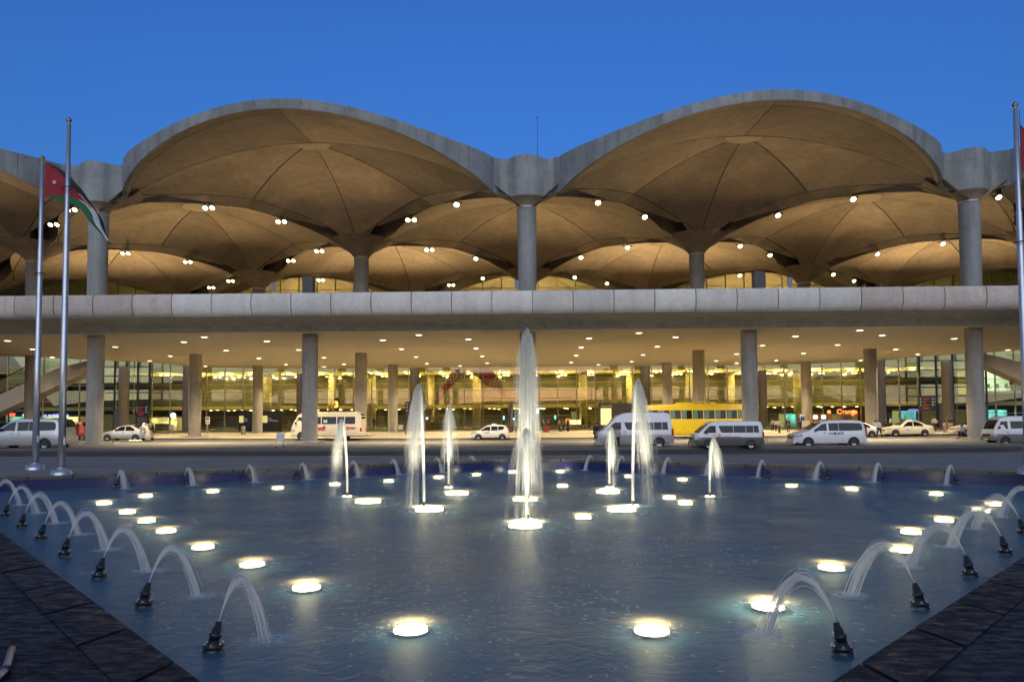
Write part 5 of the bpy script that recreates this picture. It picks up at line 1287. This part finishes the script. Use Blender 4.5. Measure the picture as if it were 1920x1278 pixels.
M['red_led'] = emis('red_display', (1.0, 0.10, 0.05), 0.10); M['wprint'] = emis('white_display', (0.8, 0.85, 0.9), 0.07); M['amber'] = emis('amber_display', (1.0, 0.36, 0.04), 0.75)
def info_sign(px, py, w, h, bottom, label, legs=True, y=None):
    p = at(px, py, 0.0); o = empty('information_sign', (p.x, p.y, 0)); tag(o, label, 'information sign', 'black information signs')
    b = MB(); b.box(-w/2, w/2, -.10, .10, bottom, bottom+h); b.build('panel', M['black'], o)
    if legs:
        for s in (-1, 1):
            b = MB(); b.box(s*(w/2-.06)-.05, s*(w/2-.06)+.05, -.05, .05, 0, bottom); b.build('leg', M['darkmetal'], o)
    k = h/1.6
    for i, t in enumerate(('Arrivals', 'Taxi', 'Coaches', 'Parking')):
        lettering(t, .23*k, M['red_led'], o, (-w*.26, -.108, bottom+h*(.78-.21*i)))
    for i in range(3):
        b = MB(); zc = bottom+h*(.80-.21*i)
        b.box(-w*.42, -w*.36, -.108, -.101, zc, zc+.12*k); b.box(w*.28, w*.33, -.108, -.101, zc, zc+.12*k); b.box(w*.37, w*.42, -.108, -.101, zc, zc+.12*k); b.build('pictogram', M['wprint'], o)
    return o
info_sign(266, 809, 1.75, 1.55, 2.05, 'black information sign with red lines above the man in white')
info_sign(777, 814.5, 1.9, 1.55, 1.85, 'black information sign on two legs behind the tall left jet')
info_sign(1739, 808, 1.75, 1.5, 2.15, 'black information sign with red lines above the cream taxi')
# kiosks
def kiosk(px, w, h, py, label, txt):
    p = at(px, py, 0.0); o = empty('kiosk', (p.x, p.y, 0)); tag(o, label, 'kiosk', 'black kiosks beside a column')
    b = MB(); b.box(-w/2, w/2, -.7, .7, 0, h); b.build('cabinet', M['black'], o)
    b = MB(); b.box(-w/2-.03, w/2+.03, -.73, .73, h, h+.07); b.build('roof', M['darkmetal'], o)
    b = MB(); b.box(-w/2+.08, -w/2+w*.38, -.715, -.70, h*.45, h*.80); b.build('lit_window', emis('kiosk_glow', (0.9, 0.8, 0.25), 0.12) if 'kiosk_glow' not in bpy.data.materials else bpy.data.materials['kiosk_glow'], o)
    for i, t in enumerate(txt): lettering(t, .24, M['wprint'], o, (-w*.06, -.712, h*(.62-.10*i)))
    return o
kiosk(463, 1.75, 2.6, 808, 'black kiosk left of a brown column, its left panel lit', ['Cell', 'Rent'])
kiosk(509, 2.4, 2.6, 808.5, 'wide black kiosk right of a brown column with pale lettering', ['Cell', 'Taxi Parking'])
o = empty('bus_shelter', at(1150, 812, 0.0)); tag(o, 'black bus shelter with a lit window, behind the high roofed van', 'shelter')
b = MB(); b.box(-1.5, -1.35, -.8, .8, 0, 3.1); b.build('wall', M['black'], o); b = MB(); b.box(-.25, 1.9, -.8, .8, 0, 3.1); b.build('wall', M['black'], o); b = MB(); b.box(-1.34, -.26, -.8, .8, 2.6, 3.1); b.build('sign_board', M['black'], o)
b = MB(); b.box(-1.34, -.26, -.6, -.56, .9, 2.59); b.build('lit_window', emis('shelter_glow', (.8, .74, .22), .28), o); b = MB(); b.box(-1.34, -.26, -.8, .8, 0, .9); b.build('counter', M['black'], o)
lettering('Airport Bus', .24, emis('orange_display', (1, .5, .1), .12), o, (-1.3, -.81, 2.75))
o = empty('stop_sign', at(631, 812, 0.0)); tag(o, 'dark post sign showing a glowing amber number three above the minibus', 'bus stop sign')
b = MB(); b.lathe([(.06, 0), (.06, 2.6)], n=12); b.build('post', M['darkmetal'], o); b = MB(); b.box(-.27, .27, -.1, .1, 2.55, 4.0); b.build('panel', M['black'], o)
lettering('3', 1.0, M['amber'], o, (-.26, -.11, 2.95), bold=.03)
o = empty('pylon', at(957.5, 810, 0.0)); tag(o, 'brown cylindrical pylon right of the white hatchback', 'pylon'); b = MB(); b.lathe([(.27, 0), (.27, 3.3), (.25, 3.34)], n=24); b.build('shaft', mat('brown_metal', (.05, .042, .035), .5), o)
b = MB(); b.lathe([(.30, 0), (.30, 0.06)], n=24); b.build('foot', M['darkmetal'], o)
o = empty('post_sign', at(389, 821, 0.0)); tag(o, 'small white post sign on the forecourt kerb beside a brown column', 'sign')
b = MB(); b.lathe([(.035, 0), (.035, 1.75)], n=10); b.build('post', M['metal'], o); b = MB(); b.box(-.19, .19, -.02, .02, 1.3, 1.95); b.build('plate', M['white'], o); b = MB(); b.box(-.13, .13, -.026, -.021, 1.7, 1.86); b.build('symbol', M['black'], o); b = MB(); b.box(-.12, .12, -.026, -.021, 1.38, 1.62); b.build('notice', mat('pink_print', (.6, .35, .32), .6), o)
o = empty('litter_bin', at(456, 814.5, 0.0)); tag(o, 'round metal litter bin on the forecourt before the black kiosk', 'litter bin'); b = MB(); b.lathe([(.20, 0), (.24, .05), (.24, .72), (.22, .76)], n=20); b.build('drum', mat('bin_metal', (.32, .28, .22), .4, .5), o); b = MB(); b.lathe([(.23, .76), (.23, .86), (.12, .93)], n=20); b.build('hood', M['metal'], o)
o = empty('ticket_machines', at(1543, 807, 0.0)); tag(o, 'pair of orange ticket machines with lit screens by the glass', 'ticket machine')
for i, x in enumerate((-.9, .0)):
    b = MB(); b.box(x-.45, x+.40, -.35, .35, 0, 1.95); b.build('cabinet', mat('orange_cabinet', (.34, .17, .05), .5) if i == 0 else bpy.data.materials['orange_cabinet'], o); b = MB(); b.box(x-.28, x+.2, -.37, -.352, 1.35, 1.72); b.build('screen', emis('screen_glow', (.8, .95, .9), .5) if i == 0 else bpy.data.materials['screen_glow'], o)
b = MB(); b.box(.45, .95, -.35, .35, 0, 1.95); b.build('side_panel', bpy.data.materials['orange_cabinet'], o)
o = empty('notice_stand', at(1512, 808, 0.0)); tag(o, 'white notice board on a stand behind the white minivan', 'notice board'); b = MB(); b.box(-.38, .38, -.03, .03, .55, 1.15); b.build('board', M['white'], o); b = MB(); b.box(-.03, .03, -.03, .03, 0, .55); b.build('post', M['metal'], o)
o = empty('blue_notice', at(1505, 807, 0.0)); tag(o, 'blue and white notice on a post beside a brown column', 'notice'); b = MB(); b.box(-.25, .25, -.02, .02, 1.1, 1.9); b.build('plate', M['white'], o); b = MB(); b.box(-.23, .23, -.026, -.021, 1.12, 1.6); b.build('print', bluem, o); b = MB(); b.lathe([(.03, 0), (.03, 1.1)], n=8); b.build('post', M['metal'], o)
o = empty('parcel_bags', at(253, 828, RD), 0, scale=.9); tag(o, 'white plastic bags lying on the road behind the silver sedan wheel', 'bags')
random.seed(5)
for i in range(4):
    b = MB(); b.lathe([(.02, 0), (.2, .02), (.22, .10), (.12, .18), (.03, .22), (0, .23)], (i*.28-.4, random.uniform(-.1, .1), 0), n=10); b.build('bag', M['white'], o)
# upper road: pylons and small signs behind the parapet
for px, lab in ((579, 'dark box pylon on the upper road at the left'), (1423, 'dark box pylon on the upper road at the right')):
    p = aty(px, 545, -1.5); o = empty('upper_pylon', (p.x, -1.5, 8.86)); tag(o, lab, 'pylon', 'dark pylons on the upper road')
    b = MB(); b.prism([(-.38, 0), (.40, 0), (.36, 3.0), (-.38, 3.06)], -.35, .35); b.build('cabinet', mat('pylon_blue', (.02, .025, .04), .4) if 'pylon_blue' not in bpy.data.materials else bpy.data.materials['pylon_blue'], o); b = MB(); b.box(-.42, .44, -.4, .4, 0, .12); b.build('plinth', M['darkmetal'], o)
for px, lab in ((511, 'small pale sign post on the upper road left of a dark pylon'), (969, 'small blue sign post on the upper road beside the middle column'), (1481, 'small pale sign post on the upper road right of a dark pylon')):
    p = aty(px, 545, -2.2); o = empty('upper_sign', (p.x, -2.2, 8.86)); tag(o, lab, 'sign', 'small sign posts on the upper road')
    b = MB(); b.lathe([(.03, 0), (.03, 1.9)], n=8); b.build('post', M['metal'], o); b = MB(); b.box(-.14, .14, -.02, .02, 1.9, 2.5); b.build('plate', mat('sign_blue', (.12, .2, .3), .4) if 'sign_blue' not in bpy.data.materials else bpy.data.materials['sign_blue'], o)
o = empty('mast', aty(1008, 300, 6)); tag(o, 'thin wire mast standing on the roof valley beside the middle column', 'mast'); zb_ = aty(1008, 300, 6).z; zt_ = aty(1005.5, 222, 6).z
b = MB(); b.tube([(0, 0, -.6), (0, 0, zt_-zb_)], [.025, .012], 6); b.build('rod', M['darkmetal'], o); b = MB(); b.lathe([(.05, zt_-zb_), (.03, zt_-zb_+.12), (0, zt_-zb_+.16)], n=8); b.build('finial', M['darkmetal'], o)

# ------------------------------------------------------------------ flagpoles and flags
def flagpole(bx, by, tx, ty, label):
    p = at(bx, by, 0.0); top = aty(tx, ty, p.y).z; o = empty('flagpole', (p.x, p.y, 0)); tag(o, label, 'flagpole', 'flagpoles beside the pool')
    H = top; b = MB(); b.lathe([(.115, .10), (.105, H*.35), (.098, H*.352), (.086, H*.7), (.076, H*.702), (.064, H-.22)], n=20); b.build('shaft', M['pole'], o)
    b = MB(); b.lathe([(.32, 0.0), (.32, .06), (.30, .10), (.24, .15), (.16, .19), (.12, .26)], n=24, caps=False); b.build('base_cover', M['pole'], o)
    for k in range(6):
        a = PI/6+k*PI/3; b = MB(); b.lathe([(.035, .0), (.035, .05), (.018, .05), (.018, .09)], (.27*math.cos(a), .27*math.sin(a), .10), n=8); b.build('bolt', M['metal'], o)
    b = MB(); b.lathe([(.03, H-.22), (.06, H-.20), (.03, H-.17), (.085, H-.10), (.09, H-.05), (.05, H-.01), (0, H+.05)], n=14); b.build('finial', mat('brass_finial', (.30, .24, .14), .35, .8) if 'brass_finial' not in bpy.data.materials else bpy.data.materials['brass_finial'], o)
    b = MB(); b.tube([(.13, -.04, 1.0), (.12, -.05, H*.5), (.09, -.05, H-.25)], .008, 5); b.build('halyard', M['plastic'], o)
    b = MB(); b.box(.10, .16, -.09, -.03, 1.0, 1.25); b.build('cleat', M['metal'], o)
    zc = H*.80 if 'taller' in label else H*.62
    b = MB(); b.tube([(.16*math.cos(2*PI*i/12), .16*math.sin(2*PI*i/12)-.02, zc+.03*math.cos(2*PI*i/12)) for i in range(13)], .018, 5); b.build('retainer_ring', M['plastic'], o)
    return p, H
pA, hA = flagpole(66, 880, 86, 293, 'shorter flagpole at the far left carrying the drooping flag')
pB, hB = flagpole(115, 890, 137, 222, 'taller flagpole at the left without a flag')
a = at(1925, 884, 0.0); pC, hC = flagpole(1929, 888, 1902, 193, 'flagpole at the right frame edge')
fm = [mat('flag_black', (.015, .015, .018), .8), mat('flag_white', (.46, .46, .48), .8), mat('flag_green', (.012, .10, .05), .8), mat('flag_red', (.24, .012, .022), .8)]
def flag(pole, top, pathx, pathz, hts, label, seed, ystart=-.02):
    o = empty('flag', (pole.x, pole.y, top)); tag(o, label, 'flag', 'striped flags on the poles')
    nu, nv = 44, 25; b = MB(); pts = []
    def P(s, t):
        n = len(pathx)-1; f = s*n; i = min(int(f), n-1); u = f-i; u = u*u*(3-2*u) if False else u
        cx = pathx[i]+(pathx[i+1]-pathx[i])*u; cz = pathz[i]+(pathz[i+1]-pathz[i])*u; h = hts[i]+(hts[i+1]-hts[i])*u
        w = s*(.16*math.sin(9*s+5*t+seed)+.07*math.sin(23*s+2+7*t))
        return (.11+cx+.04*math.sin(7*t+6*s)*s, ystart+w, cz-h*t+.05*s*math.sin(11*s+3*t))
    for i in range(nu):
        for j in range(nv): pts.append(P(i/(nu-1), j/(nv-1)))
    b.v = list(pts)
    for i in range(nu-1):
        for j in range(nv-1):
            s = (i+.5)/(nu-1); t = (j+.5)/(nv-1); red = abs(t-.5) < .5*(1-s/.62)
            b.f.append([i*nv+j, (i+1)*nv+j, (i+1)*nv+j+1, i*nv+j+1]); b.sm.append(True); b.mi.append(3 if red else (0 if t < 1/3 else (1 if t < 2/3 else 2)))
    b.build('cloth', fm, o, fix=False)
    st = MB(); c = P(.14, .5); k = 7; vs = []
    for q in range(2*k):
        r = .10 if q % 2 == 0 else .045; an = PI/2+PI*q/k; vs.append((c[0]+r*math.cos(an), 0, c[2]+r*math.sin(an)))
    for yy in (c[1]-.055, c[1]-.049): st.add([(v[0], yy, v[2]) for v in vs]+[(c[0], yy, c[2])], [(q, (q+1) % (2*k), 2*k) for q in range(2*k)])
    st.build('star', fm[1], o)
    return o
zA = aty(88, 304, pA.y).z
flag(pA, zA, [0, .5, 1.0, 1.45, 1.85, 2.2, 2.5], [0, -.22, -.58, -1.05, -1.65, -2.3, -2.9], [1.3, 1.2, 1.0, .8, .62, .46, .25], 'black white and green flag with a red triangle drooping from the shorter pole', 0.4)
zC = aty(1909, 232, pC.y).z
flag(pC, zC, [0, .35, .8, 1.3, 1.8], [0, -.5, -1.0, -1.5, -2.2], [1.5, 1.35, 1.1, .9, .6], 'flag with a red triangle on the right hand pole, cut by the frame', 2.1)
# ------------------------------------------------------------------ shops, office, banners and entrance lobbies at the glass
def zy(px, py, y): return aty(px, py, y)
def shopbox(name, px0, px1, py0, py1, colr, strength, label, cat, depth=2.5, y=52.2, furn=True, sign=None):
    a = zy(px0, py1, y); c = zy(px1, py0, y); w = c.x-a.x; h = c.z-max(a.z, 0.02); z0 = max(a.z, 0.02)
    o = empty(name, ((a.x+c.x)/2, y, 0)); tag(o, label, cat)
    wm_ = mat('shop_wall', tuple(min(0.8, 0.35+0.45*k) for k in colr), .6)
    b = MB(); b.box(-w/2, w/2, depth-.1, depth, z0, z0+h); b.build('back_wall', wm_, o)
    for s in (-1, 1):
        b = MB(); b.box(s*w/2-.04, s*w/2+.04, 0, depth-.1, z0, z0+h); b.build('side_wall', wm_, o)
    b = MB(); b.box(-w/2, w/2, 0, depth, z0+h, z0+h+.25); b.build('fascia', M['darkmetal'], o)
    b = MB(); b.box(-w/2+.15, w/2-.15, .5, depth-.5, z0+h-.06, z0+h-.02); b.build('light_panel', emis('shop_light', colr, strength), o)
    lamp('shop_bulb', 'POINT', strength*18*w*.5, colr, o, (0, depth*.45, z0+h-.35), .1)
    if furn:
        rn = random.Random(int(px0))
        b = MB(); b.box(-w*.4, w*.1, .6, 1.1, z0, z0+1.0); b.build('counter', mat('shop_counter', (.25, .16, .08), .5), o)
        for i in range(4):
            b = MB(); x = -w*.45+w*.9*rn.random(); b.box(x, x+w*.12, depth-.5, depth-.12, z0, z0+rn.uniform(.8, h*.9)); b.build('shelf', mat('shelf_goods', (rn.uniform(.1, .5), rn.uniform(.1, .4), rn.uniform(.05, .4)), .6), o)
    return o, w, z0, h
o, w, z0, h = shopbox('shop_front', 18, 59, 781, 806, (.45, .95, .85), .30, 'shop with a pale turquoise interior behind the left flagpoles', 'shop')
lettering('coffee', .75, emis('white_sign', (.9, .95, 1), .5), o, (.5, -.35, z0+h+.08)); b = MB(); b.box(-w*.45, -w*.2, -.35, -.25, z0+h+.05, z0+h+.55); b.build('red_sign', emis('red_sign', (1, .12, .06), .35), o)
o, w, z0, h = shopbox('shop_front', 81, 147, 781, 806, (1.0, .93, .45), .42, 'brightly lit yellow shop under a violet sign at the left', 'shop')
lettering('my mobile shop', .62, emis('violet_sign', (.35, .35, 1.0), .8), o, (-w*.5, -.35, z0+h+.05))
o, w, z0, h = shopbox('shop_front', 281, 333, 782, 808, (1.0, .86, .42), .45, 'warm lit shop with a white lettered wall right of the left lobby', 'shop')
lettering('MUNDOCAR', .42, M['black'], o, (-w*.40, 2.36, z0+h*.72)); b = MB(); b.lathe([(0, 0), (.38, 0), (.38, .1), (0, .1)], (w*.38, -.4, z0+h+.28), n=20, axis='y'); ov = b.build('oval_sign', emis('oval_sign', (.6, .85, 1.0), .8), o)
o, w, z0, h = shopbox('shop_front', 1472, 1493, 775, 800, (.35, .95, .9), .32, 'small turquoise lit booth behind the men in pale shirts', 'shop')
o, w, z0, h = shopbox('shop_front', 1690, 1727, 770, 806, (.25, .75, .95), .30, 'turquoise lit counter with a red poster left of the right lobby', 'shop')
lettering('exchange', .45, emis('purple_sign', (.35, .2, 1.0), .5), o, (-w*.2, -.35, z0+h+.05)); b = MB(); b.box(w*.22, w*.48, -.12, -.06, z0+.9, z0+2.2); b.build('poster_frame', M['white'], o); b = MB(); b.box(w*.26, w*.44, -.135, -.125, z0+1.0, z0+2.1); b.build('poster', mat('red_poster', (.55, .03, .04), .4), o)
o, w, z0, h = shopbox('shop_front', 1852, 1888, 768, 806, (.35, .9, .95), .34, 'turquoise lit shop behind the far right column', 'shop')
o, w, z0, h = shopbox('shop_front', 1552, 1608, 776, 806, (1.0, .75, .3), .05, 'dim phone shop with a glowing orange name sign', 'shop')
osn = emis('orange_sign', (1.0, .16, .04), .9); lettering('Orange', .95, osn, o, (-w*.22, -.35, z0+h+.06), bold=.01)
for x in (-w*.52, w*.28):
    b = MB(); b.box(x, x+.42, -.36, -.26, z0+h+.05, z0+h+.55); b.build('sign_square', osn, o)
# small lit displays and counters inside the middle of the hall
def display(px, py, w, h, colr, s, label, y=53.5):
    p = zy(px, py, y); o = empty('hall_display', (p.x, y, 0)); tag(o, label, 'display', 'lit displays inside the hall')
    b = MB(); b.box(-w/2-.05, w/2+.05, 0, .15, p.z-h/2-.05, p.z+h/2+.05); b.build('case', M['black'], o); b = MB(); b.box(-w/2, w/2, -.02, -.005, p.z-h/2, p.z+h/2); b.build('screen', emis('display_glow', colr, s), o)
    b = MB(); b.box(-.06, .06, .02, .12, 0, p.z-h/2); b.build('post', M['darkmetal'], o)
for i, (px, py, w, h, c, lab) in enumerate([(977, 770, .45, .75, (.7, .8, 1), 'white blue lit panel just left of the tallest jet'), (1008, 770, .45, .75, (.7, .8, 1), 'white blue lit panel just right of the middle column'), (944.5, 783, .16, .5, (.2, .8, .95), 'narrow blue lit sign beside the brown pylon'), (1041, 781.5, .18, .55, (.1, .8, .65), 'narrow teal lit sign above the travellers in the doorway'), (963, 785, .3, .25, (.3, .7, .9), 'small blue screen right of the brown pylon')]): display(px, py, w, h, c, .8, lab)
p = zy(1075, 793, 56); o = empty('cafe_counter', (p.x, 56, 0)); tag(o, 'glowing orange and cream counter inside the hall right of the woman in black', 'counter')
b = MB(); b.box(-1.1, 1.1, 0, .6, 0, .55); b.build('front', mat('counter_front', (.4, .3, .12), .5), o); b = MB(); b.box(-1.1, -.5, -.02, .5, .56, 1.4); b.build('orange_case', emis('orange_case', (1, .25, .06), .35), o); b = MB(); b.box(-.45, 1.1, -.02, .5, .56, 1.2); b.build('lit_case', emis('lit_case', (1, .75, .35), .5), o)
p = zy(808, 797, 55); o = empty('service_counter', (p.x, 55, 0)); tag(o, 'brown service counter inside the hall left of the thin jet', 'counter')
b = MB(); b.box(-.4, 2.2, 0, .5, 0, 1.0); b.build('front', mat('brown_front', (.16, .10, .05), .5), o); b = MB(); b.box(-.45, 2.25, -.05, .55, 1.0, 1.06); b.build('top', M['mezz'], o)
p = zy(801, 800, 50.2); o = empty('pay_station', (p.x, 50.2, 0)); tag(o, 'wooden pay station with a lit screen behind the tall left jet', 'pay station')
b = MB(); b.box(-.4, .45, -.3, .3, 0, 1.05); b.build('cabinet', mat('wood_cabinet', (.36, .2, .07), .5), o); b = MB(); b.prism([(-.25, 1.05), (.25, 1.05), (.18, 1.85), (-.18, 1.85)], -.15, .15); b.build('head', bpy.data.materials['wood_cabinet'], o); b = MB(); b.box(-.13, .13, -.17, -.152, 1.45, 1.72); b.build('screen', bpy.data.materials['screen_glow'], o)
# upper office at the right
ow = mat('office_wall', (.72, .76, .70), .6)
a = zy(1836, 733, 52.3); c = zy(1935, 690, 52.3); o = empty('upper_office', (a.x, 52.3, a.z)); tag(o, 'brightly lit white upper floor office with desk chairs, at the right edge', 'office'); w = c.x-a.x; h = c.z-a.z
b = MB(); b.box(0, w, 5, 5.1, 0, h); b.build('back_wall', ow, o); b = MB(); b.box(0, w, 0, 5, -.3, 0); b.build('floor', ow, o); b = MB(); b.box(0, w, 0, 5, h, h+.2); b.build('ceiling', ow, o); b = MB(); b.box(-.1, 0, 0, 5, 0, h); b.build('side_wall', ow, o)
b = MB(); b.box(.5, w-.3, .8, 4.2, h-.05, h-.01); b.build('light_panel', emis('office_light', (.82, 1.0, .75), .55), o); lamp('office_bulb', 'POINT', 26, (.85, 1, .78), o, (w/2, 2.2, h-.6), .2)
for i in range(5):
    x = .6+1.25*i; b = MB(); b.box(x, x+.45, .8, 1.2, .45, .52); b.box(x+.02, x+.43, 1.18, 1.24, .5, 1.05); b.lathe([(.03, .05), (.03, .45)], (x+.22, 1.0, 0), n=6); b.lathe([(.25, .0), (.25, .05)], (x+.22, 1.0, 0), n=8); b.build('desk_chair', M['black'], o)
b = MB(); b.box(2.0, 5.4, 1.5, 2.2, .70, .75); b.box(2.0, 2.06, 1.5, 2.2, 0, .7); b.box(5.34, 5.4, 1.5, 2.2, 0, .7); b.build('desk', ow, o)
# red and white scarf banners hanging in the hall
chk = bpy.data.materials.new('scarf_pattern'); chk.use_nodes = True; nt = chk.node_tree; p_ = nt.nodes['Principled BSDF']; uv = N(nt, 'ShaderNodeUVMap'); ck = N(nt, 'ShaderNodeTexChecker'); ck.inputs['Scale'].default_value = 4.5
ck.inputs[1].default_value = (.72, .16, .15, 1); ck.inputs[2].default_value = (.86, .78, .68, 1); nt.links.new(uv.outputs[0], ck.inputs[0]); nt.links.new(ck.outputs[0], p_.inputs['Base Color']); p_.inputs['Roughness'].default_value = .8
rb = mat('scarf_red', (.70, .07, .08), .8)
def scarf(pix, label, wds):
    o = empty('scarf_banner', (0, 53.4, 0)); tag(o, label, 'banner', 'hanging scarf banners in the hall')
    P0 = [zy(a_, b_, 53.4) for a_, b_ in pix]; n = len(P0); Lr = []
    for i, q in enumerate(P0):
        t = (P0[min(i+1, n-1)]-P0[max(i-1, 0)]).normalized(); nn = Vector((-t.z, 0, t.x)); w_ = wds[i]; Lr.append((q+nn*w_/2, q-nn*w_/2))
    for i in range(n-1):
        b = MB(); pts = []
        for u in range(5):
            l = Lr[i][0].lerp(Lr[i+1][0], u/4); r = Lr[i][1].lerp(Lr[i+1][1], u/4)
            for v in range(5): q = l.lerp(r, v/4); pts.append((q.x, .25*math.sin((i+u/4)*1.3+v*.5), q.z))
        b.grid(pts, 5, 5); me = b.mesh('cloth', rb if i % 3 == 1 else chk); uvl = me.uv_layers.new(name='UVMap')
        for li, lp in enumerate(me.loops): vi = lp.vertex_index; uvl.data[li].uv = ((vi % 5)/4*.8, (vi//5)/4*.8)
        link('cloth_red' if i % 3 == 1 else 'cloth', me, o)
scarf([(822, 747), (829, 736), (843, 716), (852, 706), (868, 690)], 'red and white scarf banner hanging left, upper end under the soffit', [.75, .9, 1.2, 1.5, 1.6])
scarf([(885, 686), (905, 697), (922, 713), (932, 722), (946, 742)], 'wider red and white scarf banner hanging right of the other', [1.6, 2.2, 2.0, 1.5, .5])
# dark framed entrance lobbies
def lobby(px0, px1, label):
    a = zy(px0, 800, 49.2); c = zy(px1, 800, 49.2); o = empty('entrance_lobby', ((a.x+c.x)/2, 49.2, 0)); w = c.x-a.x; tag(o, label, 'entrance lobby', 'dark framed entrance lobbies')
    H = 10.5
    for i in range(5):
        x = -w/2+w*i/4; b = MB(); b.box(x-.10, x+.10, -.1, .1, 0, H); b.build('post', M['darkmetal'], o)
    for z in (3.1, 4.3, 5.5, 6.7, 7.9, 9.1, 10.45):
        b = MB(); b.box(-w/2-.1, w/2+.1, -.08, .08, z-.06, z+.06); b.build('rail', M['darkmetal'], o)
    for i in range(4):
        for z0, z1 in ((3.16, 4.24), (4.36, 5.44), (5.56, 6.64), (6.76, 7.84), (7.96, 9.04)):
            b = MB(); x = -w/2+w*i/4; b.box(x+.1, x+w/4-.1, -.01, .01, z0, z1); b.build('glass_pane', M['glass'], o)
    for i in range(4):
        x = -w/2+w*i/4
        if i in (1, 3):
            b = MB(); b.box(x+.12, x+w/4-.12, -.25, .25, 0, 3.0); b.build('portal_frame', mat('portal_stone', (.20, .16, .13), .5) if 'portal_stone' not in bpy.data.materials else bpy.data.materials['portal_stone'], o)
        else:
            for k in (0, 1):
                b = MB(); xa = x+.14+(w/4-.28)*k/2; b.box(xa, xa+(w/4-.28)/2-.03, -.02, .02, .05, 2.5); b.build('door_leaf', M['glass'], o)
    b = MB(); b.box(-w/2, w/2, .3, .35, .1, 2.4); b.build('inner_glow', emis('lobby_glow', (.85, .70, .25), .014) if 'lobby_glow' not in bpy.data.materials else bpy.data.materials['lobby_glow'], o)  # glowing sheet stands in for the lit space behind the doors
lobby(192, 279, 'dark framed glass entrance lobby behind the silver sedan')
lobby(1727, 1852, 'dark framed glass entrance lobby behind the cream taxi')
# covered stairs climbing to the upper road at both ends
M['copper'] = mat('polished_copper_panel', (.58, .50, .43), .25, .5, bump=.25, bscale=.9)
for s, lab in ((-1, 'copper clad stair rising to the upper road at the left'), (1, 'copper clad stair rising to the upper road at the right')):
    o = empty('stair_ramp', (s*50, 22, 0)); tag(o, lab, 'stair', 'copper clad stairs'); k = .46
    xs = [s*(-14), s*4.6]       # outer (low) to inner (high)
    for i in range(5):
        u0, u1 = -14+18.6*i/5+.01, -14+18.6*(i+1)/5-.01
        q = lambda u: 5.75+k*u*0.98
        b = MB(); poly = [(-s*u0, max(q(u0)-1.0, 0.05)), (-s*u1, min(max(q(u1)-1.0, .05), 7.8)), (-s*u1, min(q(u1)+.85, 7.9)), (-s*u0, max(q(u0)+.85, .6))]
        poly = [(x, z) for x, z in poly]; b.prism(poly, -.9, .9); b.build('side_panel', M['copper'], o)
    b = MB(); q = lambda u: 5.75+k*u*0.98; b.prism([(14*s, max(q(-14)+.86, .6)), (-s*2.4, 7.75), (-s*.6, 7.85), (-s*-.9, 7.86), (14*s, max(q(-14)+1.75, 1.4))], -.88, -.86); b.build('balustrade_glass', M['glass'], o)
    b = MB(); b.tube([(14*s, -.87, max(q(-14)+1.8, 1.45)), (-s*-.9, -.87, 7.88)], .05, 8); b.build('handrail', M['plastic'], o)
# cafe chairs by the glass
def chair(px, rz, label):
    p = at(px, 806.5, 0.0); o = empty('cafe_chair', (p.x, p.y, 0), rz); tag(o, label, 'chair', 'pale chairs by the glass')
    cm = bpy.data.materials.get('chair_wood') or mat('chair_wood', (.42, .34, .2), .5)
    b = MB(); b.box(-.22, .22, -.22, .22, .44, .48); b.build('seat', cm, o); b = MB(); b.box(-.22, .22, .20, .24, .5, .92); b.build('backrest', cm, o)
    for x in (-.2, .2):
        for y in (-.2, .2): b = MB(); b.box(x-.02, x+.02, y-.02, y+.02, 0, .44); b.build('leg', cm, o)
for i, px in enumerate((528, 535, 542, 549)): chair(px, i*1.3, f'pale chair by the glass right of the wide kiosk, {ORD[i]} from the left')
# floating leaf and the hose at the lower left
p = at(759, 1245, WZ+.012); o = empty('floating_leaf', p, .15); tag(o, 'pale oval leaf floating near the camera at the pool bottom edge', 'leaf')
b = MB(); pts = []
for i in range(9):
    x = -.085+.17*i/8; wd = .024*math.sin(PI*min(max(i/8, .03), .97))
    for v in (-1, 0, 1): pts.append((x, v*wd, .006*abs(v)+.004*math.sin(i)))
b.grid(pts, 9, 3); b.build('blade', mat('leaf_pale', (.55, .48, .36), .6), o); b = MB(); b.tube([(-.085, 0, 0), (.0, 0, .003), (.085, 0, 0)], .002, 5); b.build('vein', mat('leaf_vein', (.4, .33, .22), .6), o)
p = at(10, 1262, .03); o = empty('steel_hose', (p.x, p.y, .03)); tag(o, 'bent steel pipe lying on the wet granite at the lower left corner', 'pipe')
b = MB(); b.tube([(-.35, .55, 0), (-.16, .25, .005), (-.03, .04, .01), (.06, -.2, .01), (.08, -.5, .0)], .028, 10); b.build('pipe', M['metal'], o); b = MB(); b.lathe([(.034, -.03), (.034, .03)], (-.03, .04, .01), n=12); b.build('coupling', M['fitting'], o)
# unseen ridge added behind the camera to block the low sky glow
random.seed(9)
b = MB(); pts = []
for i in range(81):
    x = -1600+40*i; hgt = 17+9*mnoise.noise(Vector((x*.004, 3.1, 0)))+5*mnoise.noise(Vector((x*.016, 7.7, 0)))
    pts += [(x, -520-60*math.sin(i*.2), -2), (x, -560, hgt*.9), (x, -620, hgt)]
b.grid(pts, 81, 3); tag(b.build('added_ridge', mat('added_ridge_soil', (.05, .045, .04), .9, var=.3, vscale=.02)), kind='structure')
